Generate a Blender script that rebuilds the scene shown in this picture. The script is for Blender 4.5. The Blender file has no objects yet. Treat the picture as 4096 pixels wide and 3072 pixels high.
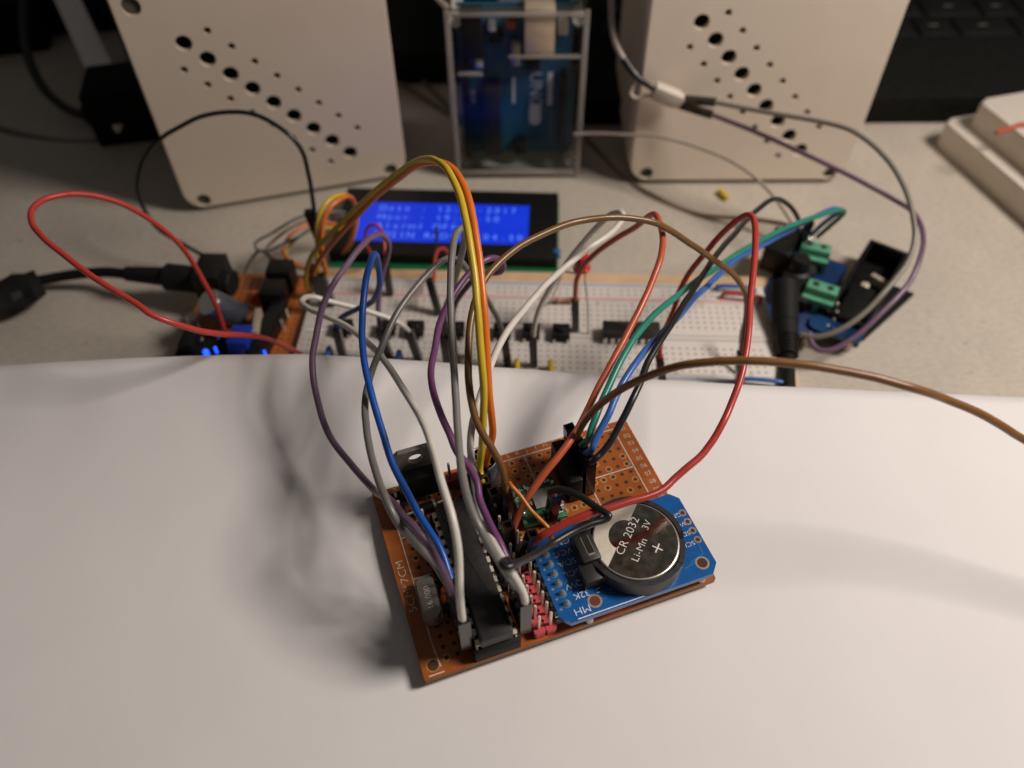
import bpy, bmesh, math, random
from mathutils import Vector, Matrix
random.seed(7)
S = 0.1                                   # script works in millimetres, 1 Blender unit = 1 cm
scene = bpy.context.scene
scene.unit_settings.scale_length = 0.01
COL = scene.collection
R = math.radians

# ------------------------------------------------------------------ camera
F, CAM = 3156.0, Vector((-5.7, -96.0, 211.5))
TH, RO = R(49.56), R(-0.49)
FW = Vector((0, math.cos(TH), -math.sin(TH))); UP = Vector((0, math.sin(TH), math.cos(TH))); RT = Vector((1, 0, 0))
def ray(dx, dy):
    k = 4096 / 2212
    u0, v0 = dx * k - 2048, dy * k - 1536
    c, s = math.cos(RO), math.sin(RO)
    u, v = c * u0 + s * v0, -s * u0 + c * v0
    return FW + RT * (u / F) - UP * (v / F)
def atz(dx, dy, z):
    d = ray(dx, dy); return CAM + d * ((z - CAM.z) / d.z)
def aty(dx, dy, y):
    d = ray(dx, dy); return CAM + d * ((y - CAM.y) / d.y)
cam = bpy.data.objects.new('camera', bpy.data.cameras.new('camera'))
COL.objects.link(cam); scene.camera = cam
rv = RT * math.cos(RO) + UP * math.sin(RO); uv = -RT * math.sin(RO) + UP * math.cos(RO)
M = Matrix((rv, uv, -FW)).transposed().to_4x4(); M.translation = CAM * S
cam.matrix_world = M
cam.data.sensor_width = 36; cam.data.lens = F / 4096 * 36
cam.data.clip_start = 0.1; cam.data.clip_end = 2000
cam.data.dof.use_dof = True; cam.data.dof.focus_distance = 18.6
cam.data.dof.aperture_fstop = 0.098; cam.data.dof.aperture_blades = 0

# ------------------------------------------------------------------ materials
def pm(name, col, rough=0.5, metal=0.0, var=0.08, scale=3.0, bump=0.0, bscale=40.0, spec=0.5, coat=0.0, emis=None, es=1.0, rvar=0.12, trans=0.0):
    m = bpy.data.materials.new(name); m.use_nodes = True
    nt = m.node_tree; b = nt.nodes['Principled BSDF']
    tc = nt.nodes.new('ShaderNodeTexCoord')
    n = nt.nodes.new('ShaderNodeTexNoise'); n.inputs['Scale'].default_value = scale; n.inputs['Detail'].default_value = 5
    nt.links.new(tc.outputs['Object'], n.inputs['Vector'])
    mr = nt.nodes.new('ShaderNodeMapRange'); mr.inputs['From Min'].default_value = .3; mr.inputs['From Max'].default_value = .7
    nt.links.new(n.outputs['Fac'], mr.inputs['Value'])
    mx = nt.nodes.new('ShaderNodeMix'); mx.data_type = 'RGBA'
    mx.inputs[6].default_value = tuple(c * (1 - var) for c in col) + (1,)
    mx.inputs[7].default_value = tuple(min(1, c * (1 + var)) for c in col) + (1,)
    nt.links.new(mr.outputs[0], mx.inputs[0]); nt.links.new(mx.outputs[2], b.inputs['Base Color'])
    r2 = nt.nodes.new('ShaderNodeMapRange'); r2.inputs['To Min'].default_value = max(0.02, rough * (1 - rvar)); r2.inputs['To Max'].default_value = min(1, rough * (1 + rvar))
    nt.links.new(n.outputs['Fac'], r2.inputs['Value']); nt.links.new(r2.outputs[0], b.inputs['Roughness'])
    b.inputs['Metallic'].default_value = metal
    b.inputs['Specular IOR Level'].default_value = spec
    b.inputs['Coat Weight'].default_value = coat
    if bump:
        n2 = nt.nodes.new('ShaderNodeTexNoise'); n2.inputs['Scale'].default_value = bscale; n2.inputs['Detail'].default_value = 4
        nt.links.new(tc.outputs['Object'], n2.inputs['Vector'])
        bp = nt.nodes.new('ShaderNodeBump'); bp.inputs['Strength'].default_value = bump; bp.inputs['Distance'].default_value = 0.02
        nt.links.new(n2.outputs['Fac'], bp.inputs['Height']); nt.links.new(bp.outputs[0], b.inputs['Normal'])
    if emis:
        b.inputs['Emission Color'].default_value = tuple(emis) + (1,); b.inputs['Emission Strength'].default_value = es
    return m

def clear_mat(name, tint=(.93, .95, .96), refl=0.06, haze=0.03):
    m = bpy.data.materials.new(name); m.use_nodes = True
    nt = m.node_tree; out = nt.nodes['Material Output']; nt.nodes.remove(nt.nodes['Principled BSDF'])
    t = nt.nodes.new('ShaderNodeBsdfTransparent'); t.inputs[0].default_value = tint + (1,)
    g = nt.nodes.new('ShaderNodeBsdfDiffuse' if haze > .1 else 'ShaderNodeBsdfGlossy'); g.inputs['Roughness'].default_value = 0.12; g.inputs[0].default_value = (.90, .85, .78, 1)
    nz = nt.nodes.new('ShaderNodeTexNoise'); nz.inputs['Scale'].default_value = 1.5
    lw = nt.nodes.new('ShaderNodeLayerWeight'); lw.inputs[0].default_value = refl
    ml = nt.nodes.new('ShaderNodeMath'); ml.operation = 'MULTIPLY_ADD'; ml.inputs[1].default_value = haze * 2
    mx = nt.nodes.new('ShaderNodeMixShader')
    nt.links.new(nz.outputs['Fac'], ml.inputs[0]); nt.links.new(lw.outputs['Fresnel'], ml.inputs[2])
    nt.links.new(ml.outputs[0], mx.inputs[0]); nt.links.new(t.outputs[0], mx.inputs[1]); nt.links.new(g.outputs[0], mx.inputs[2])
    nt.links.new(mx.outputs[0], out.inputs[0])
    return m

def table_mat():
    m = pm('table_laminate', (.50, .45, .38), .55, var=.05, scale=.35, bump=.15, bscale=9)
    nt = m.node_tree; b = nt.nodes['Principled BSDF']
    src = b.inputs['Base Color'].links[0].from_socket
    tc = nt.nodes['Texture Coordinate']
    mp = nt.nodes.new('ShaderNodeMapping'); mp.inputs['Scale'].default_value = (1.0, 2.6, 1)
    nt.links.new(tc.outputs['Object'], mp.inputs[0])
    n = nt.nodes.new('ShaderNodeTexNoise'); n.inputs['Scale'].default_value = 3.2; n.inputs['Detail'].default_value = 9; n.inputs['Roughness'].default_value = .72
    nt.links.new(mp.outputs[0], n.inputs[0])
    cr = nt.nodes.new('ShaderNodeValToRGB')
    cr.color_ramp.elements[0].position = .36; cr.color_ramp.elements[0].color = (.83, .82, .81, 1)
    cr.color_ramp.elements[1].position = .56; cr.color_ramp.elements[1].color = (1.04, 1.03, 1.02, 1)
    nt.links.new(n.outputs['Fac'], cr.inputs[0])
    n3 = nt.nodes.new('ShaderNodeTexNoise'); n3.inputs['Scale'].default_value = 1.4; n3.inputs['Detail'].default_value = 3
    nt.links.new(mp.outputs[0], n3.inputs[0])
    c3 = nt.nodes.new('ShaderNodeValToRGB')
    c3.color_ramp.elements[0].position = .24; c3.color_ramp.elements[0].color = (.5, .48, .46, 1)
    c3.color_ramp.elements[1].position = .31; c3.color_ramp.elements[1].color = (1, 1, 1, 1)
    nt.links.new(n3.outputs['Fac'], c3.inputs[0])
    m1 = nt.nodes.new('ShaderNodeMix'); m1.data_type = 'RGBA'; m1.blend_type = 'MULTIPLY'; m1.inputs[0].default_value = 1
    m2 = nt.nodes.new('ShaderNodeMix'); m2.data_type = 'RGBA'; m2.blend_type = 'MULTIPLY'; m2.inputs[0].default_value = 1
    nt.links.new(src, m1.inputs[6]); nt.links.new(cr.outputs[0], m1.inputs[7])
    nt.links.new(m1.outputs[2], m2.inputs[6]); nt.links.new(c3.outputs[0], m2.inputs[7])
    nt.links.new(m2.outputs[2], b.inputs['Base Color'])
    return m

def phenolic_mat():
    m = pm('phenolic_board', (.40, .115, .025), .29, var=.2, scale=1.3, bump=.06, bscale=30, spec=.5)
    nt = m.node_tree; b = nt.nodes['Principled BSDF']; src = b.inputs['Base Color'].links[0].from_socket
    tc = nt.nodes['Texture Coordinate']
    n = nt.nodes.new('ShaderNodeTexNoise'); n.inputs['Scale'].default_value = 26; n.inputs['Detail'].default_value = 6
    nt.links.new(tc.outputs['Object'], n.inputs[0])
    cr = nt.nodes.new('ShaderNodeValToRGB')
    cr.color_ramp.elements[0].position = .3; cr.color_ramp.elements[0].color = (.86, .84, .8, 1)
    cr.color_ramp.elements[1].position = .7; cr.color_ramp.elements[1].color = (1.08, 1.08, 1.1, 1)
    nt.links.new(n.outputs['Fac'], cr.inputs[0])
    m1 = nt.nodes.new('ShaderNodeMix'); m1.data_type = 'RGBA'; m1.blend_type = 'MULTIPLY'; m1.inputs[0].default_value = 1
    nt.links.new(src, m1.inputs[6]); nt.links.new(cr.outputs[0], m1.inputs[7]); nt.links.new(m1.outputs[2], b.inputs['Base Color'])
    return m

MT = dict(
    table=table_mat(),
    paper=pm('white_paper', (.81, .782, .76), .75, var=.022, scale=.35, bump=.22, bscale=2.2, spec=.3),
    riser=pm('riser_card', (.5, .42, .33), .8),
    phen=phenolic_mat(),
    phen_edge=pm('phenolic_edge', (.30, .145, .06), .7, var=.2, scale=8, bump=.3, bscale=60),
    silk=pm('silkscreen_white', (.70, .62, .58), .6, var=.15, scale=14),
    hole=pm('drilled_hole', (.075, .026, .009), .8),
    pad=pm('tinned_pad', (.56, .28, .09), .4, .2, var=.3, scale=12),
    black=pm('black_plastic', (.008, .008, .0075), .42, var=.2, scale=8, bump=.05, spec=.3),
    blackm=pm('matt_black_plastic', (.009, .009, .008), .65, var=.25, scale=6, bump=.1, spec=.22),
    housing=pm('connector_black', (.010, .0095, .009), .2, var=.2, scale=8, spec=.75),
    chip=pm('chip_epoxy', (.016, .015, .0145), .42, var=.25, scale=10, bump=.12, bscale=90),
    metal=pm('bright_metal', (.80, .76, .70), .25, .82, var=.06, scale=10),
    dull=pm('dull_steel', (.50, .455, .385), .36, .6, var=.12, scale=9, bump=.05),
    tab=pm('tinned_tab', (.30, .28, .255), .5, .35, var=.15, scale=9, bump=.12),
    gold=pm('gold_pin', (.92, .82, .66), .25, .35),
    engrave=pm('engraved_marking', (.90, .84, .75), .6, var=.1),
    redp=pm('red_header', (.58, .075, .085), .4, var=.12, scale=9, bump=.06),
    greyp=pm('grey_header', (.33, .31, .29), .35, var=.12, scale=9),
    blue_pcb=pm('blue_solder_mask', (.008, .105, .35), .28, var=.10, scale=5, coat=.3),
    uno_pcb=pm('deep_blue_board', (.022, .115, .20), .45, var=.15, scale=2, spec=.3),
    xtal=pm('crystal_can', (.40, .36, .30), .34, .7, var=.1, scale=6, bump=.04),
    blue_trace=pm('blue_trace', (.03, .20, .50), .3, var=.1),
    green_pcb=pm('green_solder_mask', (.012, .13, .05), .3, var=.25, scale=9),
    green_t=pm('green_terminal', (.10, .33, .20), .45, var=.12, scale=6),
    white_ink=pm('white_ink', (.84, .86, .90), .55, var=.1, scale=14),
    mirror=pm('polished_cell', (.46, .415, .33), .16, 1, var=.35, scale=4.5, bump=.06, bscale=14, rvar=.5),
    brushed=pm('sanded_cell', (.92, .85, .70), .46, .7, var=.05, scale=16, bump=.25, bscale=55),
    holder=pm('cell_holder_black', (.022, .021, .020), .45, var=.2, scale=7, bump=.12, bscale=40),
    ceramic=pm('ceramic_capacitor', (.55, .12, .03), .35),
    sleeve=pm('capacitor_sleeve', (.16, .17, .21), .25, .6, var=.2),
    cream_shade=pm('shaded_cream_plastic', (.62, .53, .425), .5, var=.02, scale=.6, bump=.04, bscale=30),  # same cream, darkened to stand in for weaker light on the left speaker
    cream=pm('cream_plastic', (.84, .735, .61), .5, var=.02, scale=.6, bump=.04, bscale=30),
    olive=pm('shaded_plastic', (.13, .11, .075), .7),  # dark tone stands in for the shade under the speaker panel
    hole_d=pm('grille_hole', (.012, .011, .008), .9),
    screw=pm('screw_well', (.075, .065, .042), .8),
    bread=pm('breadboard_plastic', (.66, .61, .56), .5, var=.02, scale=1),
    bhole=pm('breadboard_contact', (.38, .345, .31), .8),
    bmark=pm('breadboard_print', (.09, .08, .075), .8),
    redline=pm('red_rail_line', (.62, .22, .23), .6),
    blueline=pm('blue_rail_line', (.20, .34, .52), .6),
    wood=pm('pale_wood', (.66, .46, .28), .6, var=.08, scale=1.5, bump=.1),
    lcdblue=pm('lit_display', (.01, .03, .3), .35, emis=(.001, .024, .60), es=.80, var=.15, scale=.8),
    lcdtext=pm('display_pixels', (.1, .2, .5), .4, emis=(.11, .25, .82), es=1.0),
    ledblue=pm('lit_blue_led', (.05, .1, .6), .3, emis=(.01, .08, 1.0), es=2.2),
    ledred=pm('lit_red_led', (.6, .02, .02), .3, emis=(1.0, .02, .03), es=8),
    redlens=pm('red_led_lens', (.62, .035, .03), .12, coat=.6),
    laptop=pm('laptop_black', (.007, .007, .006), .7, var=.3, scale=3, spec=.12),
    key=pm('laptop_key', (.0075, .0075, .007), .65, var=.2, spec=.15),
    keymark=pm('key_print', (.16, .14, .11), .6),
    navy=pm('navy_cover', (.004, .007, .03), .7, spec=.15),
    bluecap=pm('blue_capacitor', (.03, .12, .32), .3),
    beige=pm('beige_part', (.42, .36, .28), .5),
    clear=clear_mat('clear_acrylic', refl=.035, haze=.012), clear_edge=clear_mat('clear_acrylic_edge', (.86, .83, .80), .25, .22),  # clear_edge: pale diffuse share stands in for glints along the case edges
    stripw=pm('white_strip', (.88, .84, .78), .4, var=.03),
    whitep=pm('white_plastic', (.66, .60, .52), .5, var=.03),
    lid=pm('ivory_plastic', (.66, .595, .515), .45, var=.02),
    yel=pm('yellow_plastic', (.60, .42, .02), .4),
)
WIRE = dict(
    purple=(.165, .095, .155), violet=(.15, .05, .14), gray=(.155, .145, .135), lgray=(.20, .19, .175), blue=(.008, .075, .36), white=(.66, .62, .55),
    yellow=(.60, .42, .03), orange=(.66, .16, .02), brown=(.17, .085, .022), brown2=(.22, .10, .03), redor=(.52, .10, .04), green=(.02, .22, .16),
    black=(.012, .012, .012), red=(.46, .045, .035), cblack=(.011, .011, .010), cgray=(.22, .20, .17), cwhite=(.42, .36, .30), tan=(.20, .14, .09),
    lblue=(.04, .13, .42), orange2=(.55, .17, .012), cream=(.62, .52, .40))
def wm(c):
    k = 'pvc_' + c
    if k not in MT: MT[k] = pm(k, WIRE[c], .33, var=.05, scale=2.5, bump=.05, bscale=30, spec=.5, rvar=.25)
    return MT[k]

# ------------------------------------------------------------------ mesh builder
_txt = {}
def text_mesh(s, mono=False):
    if s not in _txt:
        c = bpy.data.curves.new('t', 'FONT'); c.body = s; c.size = 1; c.align_x = 'CENTER'; c.align_y = 'CENTER'; c.resolution_u = 3; c.offset = -.014
        o = bpy.data.objects.new('t', c)
        me = bpy.data.meshes.new_from_object(o)
        _txt[s] = ([v.co.copy() for v in me.vertices], [list(p.vertices) for p in me.polygons])
        bpy.data.objects.remove(o); bpy.data.meshes.remove(me); bpy.data.curves.remove(c)
    return _txt[s]

class MB:
    def __init__(s): s.v = []; s.f = []; s.mi = []; s.mats = []
    def m(s, mat):
        mat = MT[mat] if isinstance(mat, str) else mat
        if mat not in s.mats: s.mats.append(mat)
        return s.mats.index(mat)
    def add(s, vs, fs, mat, X=None):
        k = s.m(mat); n = len(s.v)
        s.v += [(X @ Vector(v)) if X else Vector(v) for v in vs]
        s.f += [[i + n for i in f] for f in fs]; s.mi += [k] * len(fs)
        return s
    def addbm(s, bm, mat, X=None):
        bm.verts.index_update()
        s.add([v.co.copy() for v in bm.verts], [[v.index for v in f.verts] for f in bm.faces], mat, X); bm.free(); return s
    def box(s, c, d, mat, rz=0, bev=0, seg=2, X=None, taper=1.0):
        bm = bmesh.new(); bmesh.ops.create_cube(bm, size=1)
        for v in bm.verts:
            t = taper if v.co.z > 0 else 1
            v.co = Vector((v.co.x * d[0] * t, v.co.y * d[1] * t, v.co.z * d[2]))
        if bev: bmesh.ops.bevel(bm, geom=bm.edges[:], offset=min(bev, min(d) * .45), segments=seg, profile=.5, affect='EDGES')
        L = Matrix.Translation(Vector(c)) @ Matrix.Rotation(rz, 4, 'Z')
        return s.addbm(bm, mat, (X @ L) if X else L)
    def cyl(s, p0, p1, r0, mat, r1=None, n=20, X=None, bev=0):
        p0, p1 = Vector(p0), Vector(p1); r1 = r0 if r1 is None else r1
        ax = (p1 - p0); L = ax.length; q = Vector((0, 0, 1)).rotation_difference(ax.normalized()).to_matrix().to_4x4()
        prof = [(r0, 0), (r1, L)] if not bev else [(r0 - bev, 0), (r0, bev), (r1, L - bev), (r1 - bev, L)]
        return s.lathe(prof, mat, n, (X or Matrix()) @ Matrix.Translation(p0) @ q)
    def lathe(s, prof, mat, n=24, X=None, caps=True):
        vs = []; fs = []
        for r, z in prof:
            for i in range(n): a = 2 * math.pi * i / n; vs.append(Vector((r * math.cos(a), r * math.sin(a), z)))
        for j in range(len(prof) - 1):
            for i in range(n): fs.append([j * n + i, j * n + (i + 1) % n, (j + 1) * n + (i + 1) % n, (j + 1) * n + i])
        if caps: fs.append(list(range(n))[::-1]); fs.append([(len(prof) - 1) * n + i for i in range(n)])
        return s.add(vs, fs, mat, X)
    def tube(s, pts, r, mat, n=10, caps=True):
        pts = [Vector(p) for p in pts]; vs = []; fs = []
        T = [(pts[min(i + 1, len(pts) - 1)] - pts[max(i - 1, 0)]).normalized() for i in range(len(pts))]
        N = T[0].orthogonal().normalized()
        for i, p in enumerate(pts):
            N = (N - T[i] * N.dot(T[i])).normalized(); B = T[i].cross(N)
            rr = r(i / (len(pts) - 1)) if callable(r) else r
            for j in range(n): a = 2 * math.pi * j / n; vs.append(p + N * (rr * math.cos(a)) + B * (rr * math.sin(a)))
        for i in range(len(pts) - 1):
            for j in range(n): fs.append([i * n + j, i * n + (j + 1) % n, (i + 1) * n + (j + 1) % n, (i + 1) * n + j])
        if caps: fs.append(list(range(n))[::-1]); fs.append([(len(pts) - 1) * n + j for j in range(n)])
        return s.add(vs, fs, mat)
    def prism(s, poly, z0, z1, mat, X=None, bev=0):
        bm = bmesh.new(); n = len(poly)
        b = [bm.verts.new((x, y, z0)) for x, y in poly]; t = [bm.verts.new((x, y, z1)) for x, y in poly]
        bm.faces.new(b[::-1]); top = bm.faces.new(t)
        for i in range(n): bm.faces.new((b[i], b[(i + 1) % n], t[(i + 1) % n], t[i]))
        if bev: bmesh.ops.bevel(bm, geom=list(top.edges), offset=bev, segments=2, profile=.5, affect='EDGES')
        return s.addbm(bm, mat, X)
    def disc(s, c, r, mat, n=14, X=None, r0=0):
        c = Vector(c); o = [c + Vector((r * math.cos(2 * math.pi * i / n), r * math.sin(2 * math.pi * i / n), 0)) for i in range(n)]
        if not r0: return s.add(o, [list(range(n))], mat, X)
        q = [c + Vector((r0 * math.cos(2 * math.pi * i / n), r0 * math.sin(2 * math.pi * i / n), 0)) for i in range(n)]
        return s.add(o + q, [[i, (i + 1) % n, n + (i + 1) % n, n + i] for i in range(n)], mat, X)
    def rect(s, x0, y0, x1, y1, z, mat, X=None):
        return s.add([(x0, y0, z), (x1, y0, z), (x1, y1, z), (x0, y1, z)], [[0, 1, 2, 3]], mat, X)
    def line(s, a, b, w, z, mat, X=None):
        a, b = Vector((*a, z)), Vector((*b, z)); d = (b - a).normalized(); p = Vector((-d.y, d.x, 0)) * w / 2
        return s.add([a - p, b - p, b + p, a + p], [[0, 1, 2, 3]], mat, X)
    def text(s, t, c, h, mat, rz=0, X=None, sx=1.0):
        vs, fs = text_mesh(t)
        L = Matrix.Translation(Vector(c)) @ Matrix.Rotation(rz, 4, 'Z') @ Matrix.Diagonal((h * 1.38 * sx, h * 1.38, 1, 1))
        return s.add(vs, fs, mat, (X @ L) if X else L)
    def build(s, name, parent=None, loc=None, smooth=True):
        me = bpy.data.meshes.new(name)
        off = Vector(loc) if loc is not None else Vector((0, 0, 0))
        me.from_pydata([tuple((v - off) * S) for v in s.v], [], s.f)
        for m in s.mats: me.materials.append(m)
        me.polygons.foreach_set('material_index', s.mi)
        if smooth:
            me.polygons.foreach_set('use_smooth', [True] * len(me.polygons)); me.update()
            me.set_sharp_from_angle(angle=R(38))
        me.update()
        o = bpy.data.objects.new(name, me); COL.objects.link(o)
        if parent: o.parent = parent
        elif loc is not None: o.location = off * S
        return o

def plate(outer, holes, th, mat, n=24):
    """flat plate in the xy plane with real round holes, thickness th downwards from z=0"""
    c = bpy.data.curves.new('p', 'CURVE'); c.dimensions = '2D'; c.fill_mode = 'BOTH'; c.extrude = th / 2
    def sp(pts):
        q = c.splines.new('POLY'); q.points.add(len(pts) - 1); q.use_cyclic_u = True
        for p, (x, y) in zip(q.points, pts): p.co = (x, y, 0, 1)
    sp(outer)
    for x, y, r in holes: sp([(x + r * math.cos(2 * math.pi * i / n), y + r * math.sin(2 * math.pi * i / n)) for i in range(n)])
    o = bpy.data.objects.new('p', c); me = bpy.data.meshes.new_from_object(o)
    vs = [v.co - Vector((0, 0, th / 2)) for v in me.vertices]; fs = [list(p.vertices) for p in me.polygons]
    bpy.data.objects.remove(o); bpy.data.meshes.remove(me); bpy.data.curves.remove(c)
    return vs, fs

def rrect(x0, y0, x1, y1, r, n=6):
    P = []
    for cx, cy, a in ((x1 - r, y1 - r, 0), (x0 + r, y1 - r, 90), (x0 + r, y0 + r, 180), (x1 - r, y0 + r, 270)):
        for i in range(n + 1): t = R(a + 90 * i / n); P.append((cx + r * math.cos(t), cy + r * math.sin(t)))
    return P

def tag(o, label=None, cat=None, group=None, kind=None):
    if label: o['label'] = label
    if cat: o['category'] = cat
    if group: o['group'] = group
    if kind: o['kind'] = kind
    return o
def empty(name, loc, rz=0, label=None, cat=None, group=None):
    o = bpy.data.objects.new(name, None); COL.objects.link(o); o.empty_display_size = .5
    o.location = Vector(loc) * S; o.rotation_euler = (0, 0, rz)
    return tag(o, label, cat, group)
def copy_tree(o, parent=None):
    c = o.copy(); COL.objects.link(c)
    if parent: c.parent = parent
    for ch in [k for k in o.children]: copy_tree(ch, c)
    return c

# ------------------------------------------------------------------ curves through space
def catmull(P, k=9):
    P = [Vector(p) for p in P]; out = []
    Q = [P[0] * 2 - P[1]] + P + [P[-1] * 2 - P[-2]]
    for i in range(1, len(Q) - 2):
        a, b, c, d = Q[i - 1], Q[i], Q[i + 1], Q[i + 2]
        t0 = 0; t1 = t0 + max(1e-4, (b - a).length ** .5); t2 = t1 + max(1e-4, (c - b).length ** .5); t3 = t2 + max(1e-4, (d - c).length ** .5)
        for j in range(k):
            t = t1 + (t2 - t1) * j / k
            A1 = a * ((t1 - t) / (t1 - t0)) + b * ((t - t0) / (t1 - t0)); A2 = b * ((t2 - t) / (t2 - t1)) + c * ((t - t1) / (t2 - t1)); A3 = c * ((t3 - t) / (t3 - t2)) + d * ((t - t2) / (t3 - t2))
            B1 = A1 * ((t2 - t) / (t2 - t0)) + A2 * ((t - t0) / (t2 - t0)); B2 = A2 * ((t3 - t) / (t3 - t1)) + A3 * ((t - t1) / (t3 - t1))
            out.append(B1 * ((t2 - t) / (t2 - t1)) + B2 * ((t - t1) / (t2 - t1)))
    out.append(P[-1]); return out
def path(spec, mode='y'):
    """points (x, y[, depth]) : the third number is the distance into the scene (mode y) or height (mode z); it is eased between the points that give it"""
    L = [0.0]
    for a, b in zip(spec, spec[1:]): L.append(L[-1] + math.hypot(b[0] - a[0], b[1] - a[1]))
    K = [(l, p[2]) for l, p in zip(L, spec) if len(p) > 2]
    def val(l):
        if l <= K[0][0]: return K[0][1]
        if l >= K[-1][0]: return K[-1][1]
        for i in range(len(K) - 1):
            (l0, v0), (l1, v1) = K[i], K[i + 1]
            if l <= l1:
                m = []
                for j in (i, i + 1):
                    if 0 < j < len(K) - 1:
                        s0 = (K[j][1] - K[j - 1][1]) / (K[j][0] - K[j - 1][0] + 1e-6); s1 = (K[j + 1][1] - K[j][1]) / (K[j + 1][0] - K[j][0] + 1e-6)
                        m.append(0 if s0 * s1 <= 0 else 2 * s0 * s1 / (s0 + s1))
                    else: m.append((v1 - v0) / (l1 - l0 + 1e-6))
                h = l1 - l0; t = (l - l0) / h
                return v0 * (2 * t ** 3 - 3 * t ** 2 + 1) + m[0] * h * (t ** 3 - 2 * t ** 2 + t) + v1 * (-2 * t ** 3 + 3 * t ** 2) + m[1] * h * (t ** 3 - t ** 2)
    f = aty if mode == 'y' else atz
    P = [f(p[0], p[1], val(l)) for p, l in zip(spec, L)]
    # relax the depth a little so that the curve is smooth from any side
    for _ in range(3):
        D = [(p - CAM).length for p in P]
        P = [P[0]] + [CAM + (P[i] - CAM).normalized() * (.5 * D[i] + .25 * (D[i - 1] + D[i + 1])) if .34 < (L[i] - L[i - 1]) / max(1e-6, L[i + 1] - L[i - 1]) < .66 else P[i] for i in range(1, len(P) - 1)] + [P[-1]]
    return P

def wobble(P, amp=.085):
    """slight hand-bent unevenness along a lead"""
    from mathutils import noise
    o = Vector((random.random() * 50, random.random() * 50, random.random() * 50)); l = 0; out = [P[0]]
    for a, c in zip(P, P[1:]):
        l += (c - a).length; q = noise.noise_vector(o + Vector((l * .16, 0, 0))) * amp + noise.noise_vector(o + Vector((0, l * .5, 0))) * amp * .25
        out.append(c + q * min(1, l / 6))
    return out
PLUG_L = 14.0
def plug_mesh(base, ax, side=None, name='plug', parent=None, loc=None, L=PLUG_L, w=2.54):
    """square crimp housing standing on base along ax, hollow mouth at its top, a small latch window on its face"""
    ax = Vector(ax).normalized(); xs = (Vector(side) if side else Vector((1, 0, 0))); xs = (xs - ax * xs.dot(ax)).normalized(); ys = ax.cross(xs)
    X = Matrix((xs, ys, ax)).transposed().to_4x4(); X.translation = Vector(base)
    b = MB(); h = w / 2; i = h * .62
    vs = []
    for z, q in ((0, h), (L, h), (L, i), (L - 2.2, i)): vs += [(-q, -q, z), (q, -q, z), (q, q, z), (-q, q, z)]
    fs = [[3, 2, 1, 0]]
    for r in range(3):
        for j in range(4): fs.append([r * 4 + j, r * 4 + (j + 1) % 4, (r + 1) * 4 + (j + 1) % 4, (r + 1) * 4 + j])
    fs.append([12, 13, 14, 15]); b.add(vs, fs, 'housing', X)
    b.box((-h - .02, 0, L * .58), (.06, 1.1, 2.6), 'blackm', X=X)
    b.box((-h - .05, 0, L * .58 + 1.6), (.18, 1.3, .5), 'housing', X=X)
    return b.build(name, parent, loc)

def wire_thing(name, label, group, spec, color, r=.86, mode='y', plugs=(), cat='wire', pts=None):
    """a lead with its plugs: plugs = list of (base, axis) ; the lead is one tube"""
    P = pts or path(spec, mode)
    base = plugs[0][0] if plugs else P[0]
    root = empty(name, base, 0, label, cat, group)
    b = MB(); b.tube(wobble(catmull(P)), r, wm(color), n=12); b.build('lead', root, base)
    for q in plugs: plug_mesh(q[0], q[1], q[2] if len(q) > 2 else None, 'plug', root, base)
    return root

# ------------------------------------------------------------------ the setting
b = MB(); b.box((20, 150, -12), (1500, 1000, 24), 'table', bev=1.5)
tag(b.build('table_top', loc=(20, 150, 0)), 'speckled grey beige laminate desk under everything', 'table', kind='structure')
EDGE = [(-240, 59, 36), (-200, 61, 37.5), (-156.4, 59.8, 39), (-134.4, 58.7, 41.8), (-112.8, 57.5, 44.5), (-88, 56.3, 46.6), (-65, 55.1, 48), (-48, 54.2, 47.6), (-32.5, 53.4, 46.7), (-6.4, 52, 44.8), (32.9, 50, 41.6), (74.8, 47.8, 40.4), (104.8, 46.3, 39.6), (138.6, 44.5, 39), (180, 42.4, 39), (240, 39.5, 39)]
def edge_at(x):
    for a, c in zip(EDGE, EDGE[1:]):
        if a[0] <= x <= c[0]:
            t = (x - a[0]) / (c[0] - a[0]); t = t * t * (3 - 2 * t) * .35 + t * .65
            return a[1] + (c[1] - a[1]) * t, a[2] + (c[2] - a[2]) * t
nx, ny = 97, 61; vs = []; fs = []
for j in range(ny):
    for i in range(nx):
        x = -238 + 476 * i / (nx - 1); ye, ze = edge_at(x); t = j / (ny - 1); y = -190 + (ye + 190) * t
        w = max(0, 1 - (ye - y) / 62.0); w = w * w * (3 - 2 * w)
        vs.append((x, y, 39 + (ze - 39) * w))
for j in range(ny - 1):
    for i in range(nx - 1): k = j * nx + i; fs.append([k, k + 1, k + nx + 1, k + nx])
b = MB(); b.add(vs, fs, 'paper')
k = len(vs); b.add([(v[0], v[1], v[2] - .16) for v in vs], [f[::-1] for f in fs], 'paper')
rim = [i for i in range(nx)] + [j * nx + nx - 1 for j in range(1, ny)] + [(ny - 1) * nx + i for i in range(nx - 2, -1, -1)] + [j * nx for j in range(ny - 2, 0, -1)]
o = b.build('paper_sheet', loc=(0, 0, 39))
me = o.data; bm = bmesh.new(); bm.from_mesh(me); bm.verts.ensure_lookup_table()
for a, c in zip(rim, rim[1:] + rim[:1]):
    try: bm.faces.new((bm.verts[c], bm.verts[a], bm.verts[k + a], bm.verts[k + c])).smooth = False
    except ValueError: pass
bm.to_mesh(me); bm.free()
tag(o, 'large plain white paper sheet, its far edge curling up, under the orange circuit board', 'paper')
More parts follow.
